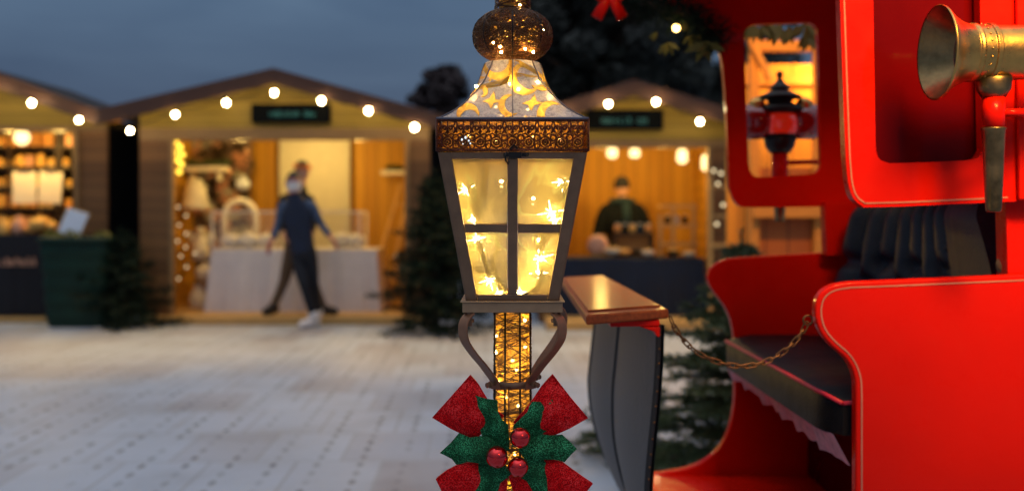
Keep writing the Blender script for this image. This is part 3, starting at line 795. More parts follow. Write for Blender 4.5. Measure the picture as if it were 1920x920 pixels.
# left hut
t = thing('shelf_unit', 'dark shelf unit on the left hut back wall', 'shelf unit', P(20, 430, 12.0))
for py in (240, 278, 316, 354, 392, 428):
    q = MB(); a, c = P(-160, py, 12.0), P(150, py, 12.0); q.box((a + c) / 2, (c.x - a.x, .30, .025)); q.build('shelf_board', M['dark_wood'], t)
for px in (-158, -50, 28, 116, 124, 148):
    q = MB(); a, c = P(px, 238, 12.02), P(px, 430, 12.02); q.box((a + c) / 2, (.03, .3, a.z - c.z)); q.build('upright', M['dark_wood'], t)
q = MB(); a, c = P(-160, 236, 12.2), P(152, 430, 12.2); q.box((a + c) / 2, (c.x - a.x, .02, a.z - c.z)); q.build('back_panel', M['dark_wood'], t)
rnd = random.Random(21)
k = 0
for row, py in enumerate((277, 315, 353, 391, 427)):
    x = -8 + rnd.uniform(-4, 4)
    while x < 138:
        wpx = rnd.uniform(12, 22); hpx = rnd.uniform(16, 28)
        if 108 < x + wpx < 126: x = 126; wpx = 13
        cx = P(x + wpx / 2, py - 2, 11.98); wd = wpx / F * 12; hg = hpx / F * 12; z = cx.z
        o = Vector((cx.x, 11.95, z)); kind = rnd.choice(('jar', 'loaf', 'box'))
        t = thing('jar' if kind == 'jar' else 'loaf' if kind == 'loaf' else 'carton', {'jar': 'amber jar on the dark shelves of the left hut', 'loaf': 'golden loaf on the dark shelves of the left hut', 'box': 'orange carton on the dark shelves of the left hut'}[kind], {'jar': 'jar', 'loaf': 'loaf', 'box': 'carton'}[kind], o, {'jar': 'amber jars', 'loaf': 'golden loaves', 'box': 'orange cartons'}[kind] + ' on the left hut shelves')
        q = MB(); r = wd / 2
        if kind == 'jar':
            q.lathe([(r * .9, 0), (r, .01), (r, hg * .7), (r * .7, hg * .82), (r * .7, hg * .9)], o, 14); q.build('glass_body', M['amber_goods'], t, smooth=True)
            q = MB(); q.lathe([(r * .78, hg * .9), (r * .78, hg)], o, 14); q.build('lid', M['brass'], t)
        elif kind == 'loaf':
            q.ball(o + Vector((0, 0, hg * .4)), r, 14, 1, .8, hg * .4 / r); q.build('crust', M['amber_goods'], t, smooth=True)
            q = MB(); q.box(o + Vector((0, 0, .004)), (wd * 1.02, r * 1.7, .008)); q.build('tray', M['cream'], t)
        else:
            q.box(o + Vector((0, 0, hg * .42)), (wd, r * 1.5, hg * .84)); q.build('box_body', M['orange_goods' if rnd.random() < .7 else 'pink_goods'], t, bevel=.006)
            q = MB(); q.box(o + Vector((0, 0, hg * .88)), (wd * 1.04, r * 1.6, hg * .08)); q.build('lid', M['amber_goods'], t)
        x += wpx + rnd.uniform(1, 5); k += 1
for i, (x0, x1, tilt, lab) in enumerate(((24, 68, 0, 'left one of two cream notices hanging in the left hut'), (73, 116, 4, 'right one of two cream notices hanging in the left hut'))):
    a, c = P(x0, 322, 11.45), P(x1, 381, 11.45); t = thing('notice', lab, 'notice', (a + c) / 2)
    rt = Matrix.Rotation(R(tilt), 3, 'Y')
    q = MB(); q.box((a + c) / 2, (c.x - a.x, .012, a.z - c.z), rt); q.build('sheet', M['paper'], t)
    q = MB(); q.box((a + c) / 2 + Vector((0, 0, (a.z - c.z) / 2 + .01)), ((c.x - a.x) * .5, .03, .03)); q.build('clip', M['brass'], t)
t = thing('hanging_lamp', 'round glowing lamp hanging before the left hut shelves', 'lamp', P(41, 258, 11.5))
q = MB(); q.ball(P(41, 258, 11.5), .085, 18); q.build('globe', M['lampshade'], t, smooth=True)
q = MB(); q.tube([P(41, 245, 11.5), P(41, 190, 11.5)], .005, 5); q.build('cord', M['black_metal'], t)
for i, (px, py, s, kd, lab) in enumerate(((8, 428, 1.0, 'vase', 'amber bottle at far left of the black counter'), (36, 424, .95, 'vase', 'tan bottle second from the left on the black counter'), (75, 420, 1.0, 'pumpkin', 'heap of golden pastry on the black counter'), (98, 425, .8, 'round', 'golden round cake right of the pastry heap'), (60, 430, .7, 'pumpkin', 'low golden pastry left of the pastry heap'))):
    ornament(lab, px, py, 11.2, s, kd, ['amber_goods', 'pink_goods', 'amber_goods', 'amber_goods', 'orange_goods'][i], cat='bottle' if kd == 'vase' else 'pastry')

# green bin
d = 10.25
t = thing('bin', 'dark green ribbed plastic bin in front of the left hut', 'bin', P(131, 618, d) * Vector((1, 1, 0)))
q = MB(); cx = P(131, 0, d).x; zt = P(0, 446, d).z; prof = []
def rr_ring(hx, hy, z, r, n=5):
    out = []
    for (sx, sy, a0) in ((1, -1, -90), (1, 1, 0), (-1, 1, 90), (-1, -1, 180)):
        for i in range(n + 1):
            a = R(a0 + 90 * i / n); out.append(Vector((cx + sx * (hx - r) + r * math.cos(a), d + .34 + sy * (hy - r) + r * math.sin(a), z)))
    return out
rows = []
for i in range(23):
    f = i / 22; hx = .30 + .062 * f + (.012 if i % 4 in (2, 3) else 0)
    rows.append(rr_ring(hx, hx * .85, .02 + (zt - .02) * f, .10))
q.grid(rows, closed_u=True); q.add(rows[-1], [tuple(range(len(rows[-1])))]); q.add(rows[0], [tuple(range(len(rows[0])))]); q.build('body', M['green_bin'], t, smooth=True)
q = MB(); q.grid([rr_ring(.375, .33, zt - .05, .11), rr_ring(.385, .34, zt - .04, .11), rr_ring(.385, .34, zt + .0, .11), rr_ring(.34, .29, zt + .012, .10)], closed_u=True); q.build('rim', M['green_bin'], t, smooth=True)
q = MB(); q.box((cx, d + .34, .01), (.56, .5, .02)); q.build('base_tray', M['white_paint'], t, bevel=.005)
rnd = random.Random(8)
for sx, lab in ((-1, 'olive leaf sprig on the left rim of the green bin'), (-.2, 'olive leaf sprig in the middle of the green bin top'), (1, 'olive leaf sprig on the right rim of the green bin')):
    q = MB(); leaf_cloud(q, [((cx + sx * .26, d + .2, zt + .03), (.1, .12, .05), 1)], 45, .035, rnd); tag(q.build('leaf_sprig', M['garland_leaf'], fixn=False), lab, 'leaf sprig', 'leaf sprigs on the green bin')
t = thing('tilted_board', 'pale blue board leaning on top of the green bin', 'board', P(138, 440, d + .3))
rt = Matrix.Rotation(R(16), 3, 'Y') @ Matrix.Rotation(R(-18), 3, 'X')
q = MB(); q.box(P(138, 418, d + .22), (.225, .02, .27), rt); q.build('panel', M['bluewhite'], t, bevel=.004)
q = MB(); q.box(P(138, 418, d + .24), (.25, .016, .295), rt); q.build('surround', M['wood_light'], t)

# right hut goods
def small(label, px, py, d, kind, cat, name, matn, s=1.0, group=None):
    o = P(px, py, d); t = thing(name, label, cat, o, group); q = MB()
    if kind == 'plate':
        q.lathe([(.001, -.01), (.10, -.006), (.155, .022), (.15, .03), (.095, .006), (.001, .004)], o, 28, 'Y'); q.v = [o + (p - o) * s for p in q.v]; q.build('dish', M[matn], t, smooth=True)
        q = MB(); q.box(o + Vector((0, .04, -.13 * s)), (.12, .08, .02)); q.build('stand', M['wood_light'], t)
    if kind == 'jar':
        q.lathe([(.03, 0), (.036, .01), (.036, .07), (.024, .085)], o, 14); q.v = [o + (p - o) * s for p in q.v]; q.build('glass_body', M[matn], t, smooth=True)
        q = MB(); q.lathe([(.027, .085), (.027, .105)], o, 14); q.v = [o + (p - o) * s for p in q.v]; q.build('lid', M['cream'], t)
    if kind == 'bowl':
        q.lathe([(.04, 0), (.085, .03), (.105, .075), (.098, .078), (.08, .04), (.001, .012)], o, 24); q.v = [o + (p - o) * s for p in q.v]; q.build('dish', M[matn], t, smooth=True)
        q = MB()
        for a in range(5): q.ball(o + Vector((math.cos(a * 1.25) * .045 * s, math.sin(a * 1.25) * .045 * s, .075 * s)), .03 * s, 10)
        q.build('contents', M['amber_goods'], t, smooth=True)
    return t
small('pale round plate standing on the left of the navy table', 1121, 460, 11.1, 'plate', 'plate', 'plate', 'pink_goods', .78)
small('cream bowl beside the pale plate on the navy table', 1148, 478, 11.0, 'bowl', 'bowl', 'bowl', 'cream', .9)
small('brown bowl right of the cream bowl on the navy table', 1170, 480, 11.0, 'bowl', 'bowl', 'bowl', 'orange_goods', .8)
small('white bowl in the middle of the navy table', 1215, 480, 11.0, 'bowl', 'bowl', 'bowl', 'white', .75)
small('dark bowl under the wooden riser on the navy table', 1262, 480, 11.0, 'bowl', 'bowl', 'bowl', 'seller_coat', .8)
small('white bowl at the right end of the navy table', 1292, 482, 11.0, 'bowl', 'bowl', 'bowl', 'cream', .7)
t = thing('jar_rack', 'dark wooden rack with two tiers in front of the seller', 'rack', P(1186, 482, 11.25))
q = MB()
for py in (437, 468): a, c = P(1150, py, 11.25), P(1224, py + 4, 11.25); q.box((a + c) / 2, (c.x - a.x, .16, a.z - c.z))
for px in (1152, 1222): a, c = P(px, 437, 11.25), P(px, 484, 11.25); q.box((a + c) / 2, (.025, .16, a.z - c.z))
q.build('tiers', M['dark_wood'], t)
q = MB(); a, c = P(1156, 440, 11.32), P(1220, 482, 11.32); q.box((a + c) / 2, (c.x - a.x, .015, a.z - c.z)); q.build('back_panel', M['wood_light'], t)
for i, px in enumerate((1158, 1172, 1186, 1200, 1215)): small('jar with pale lid on the dark rack before the seller', px, 436, 11.25, 'jar', 'jar', 'jar', ['orange_goods', 'seller_coat', 'amber_goods', 'teal_scarf', 'orange_goods'][i], 1.0, 'jars on the dark rack')
t = thing('wooden_riser', 'light wooden stepped riser on the right of the navy table', 'riser', P(1268, 482, 11.3))
q = MB()
for px in (1238, 1262, 1300):
    for dy in (0, .22): a, c = P(px, 382 if px > 1240 else 402, 11.2 + dy), P(px, 484, 11.2 + dy); q.box((a + c) / 2, (.035, .03, a.z - c.z))
q.build('posts', M['wood_light'], t)
for (xa, xb, py) in ((1236, 1304, 384), (1236, 1304, 420), (1236, 1304, 455)):
    q = MB(); a, c = P(xa, py, 11.31), P(xb, py + 5, 11.31); q.box((a + c) / 2, (c.x - a.x, .26, .03)); q.build('tread', M['wood_light'], t)
for i, (px, py) in enumerate(((1252, 419), (1268, 419), (1284, 419))): small('small dark jar on the wooden riser', px, py, 11.3, 'jar', 'jar', 'jar', ['seller_coat', 'white', 'seller_coat'][i], .95, 'jars on the riser')
for i, (px, py, h) in enumerate(((1148, 286, 20), (1190, 287, 16), (1279, 293, 26), (1325, 305, 30))):
    o = P(px, py, 11.15); t = thing('hanging_lamp', ['first glowing lamp from the left under the right hut lintel', 'second glowing lamp from the left under the right hut lintel', 'third glowing lamp from the left under the right hut lintel', 'glowing lamp nearest the red sleigh under the right hut lintel'][i], 'lamp', o, 'hanging lamps in the right hut')
    hh = h / F * 11.15 / 2; q = MB(); q.lathe([(.02, hh), (.052, hh * .8), (.058, -hh * .6), (.03, -hh)], o, 16); q.build('shade', M['lampshade'], t, smooth=True)
    q = MB(); q.tube([o + Vector((0, 0, hh)), o + Vector((0, 0, hh + .12))], .004, 5); q.build('cord', M['black_metal'], t)
led_string('fairy_lights', 'fairy lights wound round the post right of the navy table', [(1338, 320), (1352, 325), (1346, 345), (1356, 384), (1344, 420)], 10.6, .018, 'dim_bulb')
t = thing('wooden_stand', 'tall wooden stand with shelves beside the right hut post', 'stand', P(1350, 600, 10.4))
q = MB()
for px in (1332, 1372):
    for dy in (0, .25): a = P(px, 330, 10.45 + dy); q.box((a.x, a.y, a.z / 2), (.04, .04, a.z))
q.build('posts', M['wood_light'], t)
q = MB()
for py in (350, 405, 460, 520): a, c = P(1330, py, 10.57), P(1374, py, 10.57); q.box((a + c) / 2, (c.x - a.x, .3, .025))
q.build('shelf_board', M['wood_light'], t)

# ------------------------------------------------------------------ people
def skinned(name, nodes, edges, m, parent, sub=1, extra=None):
    """one continuous tapering surface grown along a skeleton"""
    og = ORIGIN[parent.name]
    me = bpy.data.meshes.new(name + '_bones')
    me.from_pydata([tuple(Vector(p) - og) for p, r in nodes], edges, [])
    o = bpy.data.objects.new(name + '_bones', me); COL.objects.link(o)
    sk = o.modifiers.new('skin', 'SKIN'); sk.use_smooth_shade = True
    for i, (p, r) in enumerate(nodes):
        sv = me.skin_vertices[0].data[i]; sv.radius = r if isinstance(r, tuple) else (r, r); sv.use_root = (i == 0)
    sb = o.modifiers.new('sub', 'SUBSURF'); sb.levels = sub; sb.render_levels = sub
    dg = bpy.context.evaluated_depsgraph_get()
    me2 = bpy.data.meshes.new_from_object(o.evaluated_get(dg))
    me2.name = name
    bpy.data.objects.remove(o)
    if extra:
        bm = bmesh.new(); bm.from_mesh(me2)
        vs = [bm.verts.new(p - og) for p in extra.v]
        for f in extra.f:
            try: bm.faces.new([vs[i] for i in f]).smooth = True
            except ValueError: pass
        bm.to_mesh(me2); bm.free()
    me2.materials.clear(); me2.materials.append(m)
    me2.polygons.foreach_set('material_index', [0] * len(me2.polygons))
    ob = bpy.data.objects.new(name, me2); COL.objects.link(ob); ob.parent = parent; ORIGIN[ob.name] = og
    return ob

def head_mesh(mb, c, yaw, s=1.0):
    """head with brow, nose, mouth, chin and ears; yaw 0 looks at the camera (-Y)"""
    rot = Matrix.Rotation(yaw, 3, 'Z'); rows = []
    for i in range(17):
        th = math.pi * i / 16; row = []
        for k in range(24):
            a = 2 * math.pi * k / 24
            x = .074 * math.sin(th) * math.cos(a); y = .094 * math.sin(th) * math.sin(a); z = -.112 * math.cos(th)
            if z < -.02: x *= 1 - .35 * ((-z - .02) / .09) ** 1.3; y = y * (1 - .15 * (-z - .02) / .09)
            if y < 0:
                if abs(x) < .02 and -.045 < z < .02: y -= .020 * (1 - abs(x) / .02) * (1 - abs(z + .022) / .045 if z < .02 else 0)
                if abs(z - .012) < .018 and .016 < abs(x) < .05: y += .008
                if abs(z + .062) < .010 and abs(x) < .028: y -= .005
            row.append(Vector(c) + rot @ (Vector((x, y, z)) * s))
        rows.append(row)
    mb.grid(rows, closed_u=True)
    for sg in (-1, 1): mb.ball(Vector(c) + rot @ (Vector((sg * .075, .012, -.01)) * s), .03 * s, 10, .35, .7, 1.0)

def hand_mesh(mb, wrist, dirn, side, palm_n):
    d = Vector(dirn).normalized(); n = (Vector(palm_n) - d * Vector(palm_n).dot(d)).normalized(); s = d.cross(n) * side
    mb.tube([wrist - d * .01, wrist + d * .03, wrist + d * .075, wrist + d * .09], [.026, .036, .040, .030], 10, flat=.5, up=s)
    for k, (off, ln) in enumerate(((-.028, .066), (-.009, .076), (.010, .070), (.027, .054))):
        b = wrist + d * .082 + s * off
        mb.tube([b, b + d * ln * .5 + n * .004, b + d * ln * .8 + n * .016, b + d * ln * .95 + n * .028], [.009, .0085, .008, .006], 6)
    b = wrist + d * .03 - s * .030
    mb.tube([b, b + d * .03 - s * .022 + n * .008, b + d * .058 - s * .026 + n * .018], [.011, .010, .007], 6)

def shoe(mb, ankle, toe_dir, ground_z, s=1.0):
    t = Vector((toe_dir[0], toe_dir[1], 0)).normalized(); a = Vector((ankle[0], ankle[1], ground_z))
    pts = [a - t * .075 + Vector((0, 0, .05)), a + Vector((0, 0, .06)), a + t * .08 + Vector((0, 0, .045)), a + t * .16 + Vector((0, 0, .036)), a + t * .19 + Vector((0, 0, .034))]
    mb.tube(pts, [.045 * s, .058 * s, .052 * s, .044 * s, .025 * s], 12, flat=.85)
    mb.tube([ankle + Vector((0, 0, .05)), a + Vector((0, 0, .05))], [.052 * s, .055 * s], 10)

def person(label, J, yaw, mats, gz, toe, group=None, head_kind='hair', build_legs=True, sleeve='sleeve', bulk=1.0):
    """J: joints in world space"""
    t = thing('person', label, 'person', (J['pelvis'].x, J['pelvis'].y, gz), group)
    hd = J['head']; ex = MB(); head_mesh(ex, hd, yaw)
    ex.tube([J['neck'] - Vector((0, 0, .03)), hd - Vector((0, 0, .05))], [.062, .055], 10)
    for s_, k in ((-1, 'l'), (1, 'r')):
        if 'hand_' + k in J: hand_mesh(ex, J['hand_' + k], J['hand_' + k] - J['elbow_' + k], s_, (-s_, -.3, 0))
    nodes = [(J['pelvis'], .07), (J['chest'], .075), (J['neck'], .045)]; edges = [(0, 1), (1, 2)]
    for k in 'lr':
        b = len(nodes)
        nodes += [(J['sh_' + k], .045), (J['elbow_' + k], .036), (J['hand_' + k], .028)]; edges += [(1, b), (b, b + 1), (b + 1, b + 2)]
        b = len(nodes)
        nodes += [(J['hip_' + k], .065), (J['knee_' + k], .048), (J['ankle_' + k], .036)]; edges += [(0, b), (b, b + 1), (b + 1, b + 2)]
    skinned('body', nodes, edges, M[mats['skin']], t, 1, ex)
    # torso garment
    mid = (J['pelvis'] + J['chest']) / 2
    nodes = [(J['pelvis'] - Vector((0, 0, .06)), (.172 * bulk, .145 * bulk)), (J['pelvis'] - Vector((0, 0, .02)), (.172 * bulk, .14 * bulk)), (mid, (.165 * bulk, .125 * bulk)), (J['chest'], (.19 * bulk, .13 * bulk)), (J['neck'] - Vector((0, 0, .035)), (.095 * bulk, .085)), (J['neck'] + Vector((0, 0, .035)), (.074, .074))]
    edges = [(0, 1), (1, 2), (2, 3), (3, 4), (4, 5)]
    for k in 'lr':
        b = len(nodes); nodes.append((J['sh_' + k], .088 * bulk)); edges.append((3, b))
    skinned('jacket', nodes, edges, M[mats['top']], t, 2)
    for k in 'lr':
        mid = (J['sh_' + k] + J['elbow_' + k]) / 2
        skinned('sleeve', [(J['sh_' + k].lerp(J['chest'], .55) + Vector((0, 0, .03)), .085 * bulk), (J['sh_' + k], .082 * bulk), (mid, .066 * bulk ** 1.6), (J['elbow_' + k], .056 * bulk ** 1.6), (J['elbow_' + k].lerp(J['hand_' + k], .9), .042 * bulk)], [(0, 1), (1, 2), (2, 3), (3, 4)], M[mats['sleeve']], t, 2)
    # trousers
    nodes = [(J['pelvis'], (.155 * min(1, bulk * 1.05), .12)), (J['pelvis'] + Vector((0, 0, .10)), (.145 * min(1, bulk), .11))]; edges = [(0, 1)]
    for k in 'lr':
        b = len(nodes); mid = (J['hip_' + k] + J['knee_' + k]) / 2; low = (J['knee_' + k] + J['ankle_' + k]) / 2
        lb = min(1, bulk * 1.04); nodes += [(J['hip_' + k], .100 * lb), (mid, .090 * lb), (J['knee_' + k], .068 * lb), (low, .060 * lb), (J['ankle_' + k] + Vector((0, 0, .02)), .052)]
        edges += [(0, b), (b, b + 1), (b + 1, b + 2), (b + 2, b + 3), (b + 3, b + 4)]
    skinned('trousers', nodes, edges, M[mats['legs']], t, 2)
    for k in 'lr':
        q = MB(); shoe(q, J['ankle_' + k], toe[k], J['sole_' + k]); q.build('shoe', M[mats['shoe']], t, smooth=True)
    rot = Matrix.Rotation(yaw, 3, 'Z')
    q = MB()
    if head_kind in ('hair', 'orange'):
        rows = []
        for i in range(9):
            th = math.pi * .60 * i / 8; row = []
            for k in range(24):
                a = 2 * math.pi * k / 24; cut = 1.0 if math.sin(a) > -.35 else .62
                tt = th * cut
                row.append(hd + rot @ Vector((.082 * math.sin(tt) * math.cos(a), .104 * math.sin(tt) * math.sin(a) + .006, .122 * math.cos(tt) + .002)))
            rows.append(row)
        q.grid(rows, closed_u=True); q.ball(hd + rot @ Vector((0, .115, .0)), .045, 12)
        q.build('hair', M['hair'], t, smooth=True)
    if head_kind == 'orange':
        q = MB(); q.tube([hd + rot @ Vector((.078 * math.cos(a), .006 + .098 * math.sin(a), .055 + .02 * math.sin(a))) for a in [i * math.pi / 12 for i in range(24)]], .024, 8, closed=True); q.build('headband', M['orange'], t, smooth=True)
    if head_kind == 'beanie':
        q.lathe([(.090, -.01), (.100, .0), (.098, .045), (.085, .085), (.05, .125), (.001, .14)], hd + Vector((0, .008, .02)), 24, sy=1.15); q.build('beanie', M['black_cloth'], t, smooth=True)
    if 'mask' in mats:
        q = MB(); rows = []
        for i in range(7):
            row = []
            for k in range(13):
                a = R(-90 + (k - 6) * 11); z = .012 - .10 * i / 6
                bl = 1.12 - .22 * max(0, (-z - .04) / .06) + .14 * math.exp(-((k - 6) / 2.5) ** 2)
                row.append(hd + rot @ Vector((.078 * bl * math.cos(a), .098 * bl * math.sin(a), z)))
            rows.append(row)
        q.grid(rows); q.build('mask', M[mats['mask']], t, smooth=True)
    q = MB()
    for sg in (-1, 1):
        q.ball(hd + rot @ Vector((sg * .030, -.079, .012)), .010, 8)
    q.build('eyes', M['hair'], t, smooth=True)
    return t

def at(px, py, d, off=0): return P(px, py, d + off)
d = 10.5
J = dict(head=at(550, 343, d), neck=at(552, 364, d), chest=at(556, 396, d), pelvis=at(568, 468, d),
         sh_l=at(531, 384, d), elbow_l=at(519, 428, d, .02), hand_l=at(509, 452, d, -.05),
         sh_r=at(583, 382, d), elbow_r=at(604, 424, d, .05), hand_r=at(621, 446, d, .0),
         hip_l=at(559, 484, d), knee_l=at(571, 535, d, -.10), ankle_l=at(587, 592, d, .0),
         hip_r=at(582, 484, d), knee_r=at(588, 536, d, .03), ankle_r=at(596, 588, d, .28), sole_l=0.005, sole_r=0.005)
person('person in navy vest and black trousers striding past the centre hut', J, R(28), dict(skin='skin_red', top='vest', sleeve='sleeve', legs='trouser', shoe='sneaker', mask='mask'), 0, dict(l=(-.6, -.8), r=(-.2, -1)), bulk=.84)
d = 10.98
J = dict(head=at(567, 321, d), neck=at(562, 348, d), chest=at(556, 385, d), pelvis=at(556, 455, d),
         sh_l=at(531, 372, d), elbow_l=at(525, 412, d, .1), hand_l=at(533, 440, d, -.1),
         sh_r=at(581, 372, d), elbow_r=at(588, 412, d, .1), hand_r=at(585, 440, d, -.12),
         hip_l=at(547, 470, d), knee_l=at(533, 527, d, .05), ankle_l=at(512, 577, d, .0),
         hip_r=at(566, 470, d), knee_r=at(586, 524, d, -.05), ankle_r=at(606, 579, d, -.03), sole_l=.095, sole_r=.095)
person('person in tan trousers and orange headband, mostly hidden by the masked walker', J, R(35), dict(skin='skin', top='seller_coat', sleeve='seller_coat', legs='tan', shoe='boot'), .09, dict(l=(-.3, -.9), r=(.8, -.4)), head_kind='orange', bulk=.86)
d = 12.1
J = dict(head=at(1166, 354, d), neck=at(1166, 372, d), chest=at(1167, 402, d), pelvis=at(1168, 480, d),
         sh_l=at(1135, 392, d), elbow_l=at(1119, 448, d, -.05), hand_l=at(1142, 470, d, -.28),
         sh_r=at(1199, 392, d), elbow_r=at(1216, 448, d, -.05), hand_r=at(1194, 470, d, -.28),
         hip_l=at(1157, 492, d), knee_l=at(1155, 535, d), ankle_l=at(1154, 560, d), hip_r=at(1179, 492, d), knee_r=at(1181, 535, d), ankle_r=at(1182, 560, d), sole_l=.095, sole_r=.095)
sel = person('person in black beanie and dark coat selling behind the navy table', J, R(0), dict(skin='skin', top='seller_coat', sleeve='seller_coat', legs='trouser', shoe='boot'), .09, dict(l=(0, -1), r=(0, -1)), head_kind='beanie', bulk=1.28)
q = MB(); c = at(1166, 379, d)
q.tube([c + Vector((.12 * math.cos(a), .11 * math.sin(a), .01 * math.sin(3 * a))) for a in [i * math.pi / 8 for i in range(16)]], .045, 8, closed=True)
q.tube([c + Vector((.03, -.12, 0)), c + Vector((.045, -.15, -.16)), c + Vector((.03, -.15, -.34))], [.04, .05, .045], 8, flat=.4); q.build('scarf', M['teal_scarf'], sel, smooth=True)

# ------------------------------------------------------------------ lamp post
LX, LY = P(961, 0, 1.72).x, 1.72
C0 = Vector((LX, LY, 0))
post = thing('lamp_post', 'glowing bronze four-sided lantern on gold thread-wrapped post', 'lamp post', (LX, LY, 0))
ZB, ZT = 1.080, 1.324          # lantern body
HB, HT = .0749, .1184
def face_pt(k, s, f, off=0.0):
    """point on side k of the tapered body: s -1..1 across, f 0..1 up, off outwards"""
    h = HB + (HT - HB) * f; p = Vector((s * h, -h - off, ZB + (ZT - ZB) * f)); return C0 + Matrix.Rotation(k * math.pi / 2, 3, 'Z') @ p
def bar(mb, k, s0, f0, s1, f1, w0, w1=None, th=.014, off=.002, vert=True):
    """flat bar on side k between two points given in metres across (s) and share up (f)"""
    w1 = w1 or w0; fr = []
    for (s, f, w_) in ((s0, f0, w0), (s1, f1, w1)):
        h = HB + (HT - HB) * f
        if vert: fr.append(((s - w_ / 2) / h, f, (s + w_ / 2) / h, f))
        else: fr.append((s / h, f - w_ / 2 / (ZT - ZB), s / h, f + w_ / 2 / (ZT - ZB)))
    vs = []
    for o in (off, off - th):
        for (sa, fa, sb_, fb) in fr: vs += [face_pt(k, sa, fa, o), face_pt(k, sb_, fb, o)]
    mb.add(vs, [(0, 1, 3, 2), (4, 6, 7, 5), (0, 2, 6, 4), (1, 5, 7, 3), (0, 4, 5, 1), (2, 3, 7, 6)])
q = MB()
for k in range(4):
    for sg in (-1, 1): bar(q, k, sg * (HB - .0085), .0, sg * (HT - .0095), 1.0, .017, .019)
    bar(q, k, -(HB - .017), .024, HB - .017, .024, .0118, vert=False, off=.0015)
    bar(q, k, -(HT - .019), .979, HT - .019, .979, .0105, vert=False, off=.0015)
    bar(q, k, 0, .047, 0, .958, .0150, .0165, off=.0008)
    hm = HB + (HT - HB) * .50
    for sg in (-1, 1): bar(q, k, sg * .009, .497, sg * (hm - .019), .497, .0142, vert=False, off=.0014)
q.build('lantern_frame', M['frame'], post, bevel=.0012, seg=2)
for k in range(4):
    for sg in (-1, 1):
        for (f0, f1) in ((.048, .468), (.528, .957)):
            vs = []
            for f in (f0, f1):
                h = HB + (HT - HB) * f
                a, b_ = (.0085, h - .0165); vs += [face_pt(k, sg * a / h, f, -.006), face_pt(k, sg * b_ / h, f, -.006)]
            q = MB(); q.add(vs, [(0, 1, 3, 2)]); q.build('glass_pane', M['pane'], post)
# base plate under the body
q = MB(); q.box((LX, LY, 1.071), (.165, .165, .017)); q.box((LX, LY, 1.0805), (.172, .172, .0025)); q.build('base_plate', M['plate'], post, bevel=.0015)
# filigree band
BH = .1216; BZ0, BZ1 = 1.3255, 1.377
q = MB()
for k in range(4):
    rot = Matrix.Rotation(k * math.pi / 2, 3, 'Z')
    fp = lambda x, z, o=0: C0 + rot @ Vector((x, -BH - o, z))
    for z in (BZ0 + .002, BZ1 - .002):
        q.tube([fp(-BH, z), fp(BH, z)], .0021, 6)
    for x in (-BH, ): q.tube([fp(x, BZ0), fp(x, BZ1)], .0020, 6)
    def ring(x, z, r, t=.0011, n=12, a0=0, a1=2 * math.pi):
        t = t * 1.3; full = a1 - a0 > 6.2; m_ = n if full else n + 1
        q.tube([fp(x + r * math.cos(a0 + (a1 - a0) * i / n), z + r * math.sin(a0 + (a1 - a0) * i / n), .0004 * math.sin(i)) for i in range(m_)], t, 4, closed=full)
    n = 9; pitch = 2 * (BH - .004) / n
    for i in range(n):
        x = -BH + .004 + pitch * (i + .5)
        ring(x, BZ0 + .0145, .0088); ring(x, BZ0 + .0145, .0045, .0013); ring(x - pitch / 2, BZ0 + .0085, .0042, .0010); ring(x - pitch / 2, BZ0 + .0215, .0050, .0012)
        for sg in (-1, 1):
            ring(x + sg * .0062, BZ0 + .0345, .0062, .0013, 10, R(-60), R(230)); ring(x + sg * .0050, BZ0 + .0375, .0026, .0012, 8)
            q.tube([fp(x + sg * .011, BZ0 + .026), fp(x + sg * .006, BZ0 + .0285), fp(x, BZ0 + .024)], .0013, 4)
            q.tube([fp(x + sg * .012, BZ1 - .004), fp(x + sg * .010, BZ0 + .040), fp(x + sg * .0125, BZ0 + .032)], .0012, 4)
        q.tube([fp(x, BZ0 + .003), fp(x, BZ0 + .006)], .002, 4); q.tube([fp(x, BZ0 + .026), fp(x, BZ1 - .003)], .0011, 4)
        q.ball(fp(x, BZ0 + .0145, .001), .0022, 6)
q.build('filigree_band', M['filigree'], post, smooth=True, fixn=False)
q = MB()
for k in range(4):
    rot = Matrix.Rotation(k * math.pi / 2, 3, 'Z'); fp = lambda x, z: C0 + rot @ Vector((x, -BH + .008, z))
    q.add([fp(-BH + .008, BZ0), fp(BH - .008, BZ0), fp(BH - .008, BZ1), fp(-BH + .008, BZ1)], [(0, 1, 2, 3)])
q.build('band_lining', M['lining'], post)
q = MB()
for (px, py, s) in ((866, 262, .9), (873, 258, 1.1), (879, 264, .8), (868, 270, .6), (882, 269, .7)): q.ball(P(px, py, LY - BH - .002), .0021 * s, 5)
q.build('crystal', M['glint'], post)
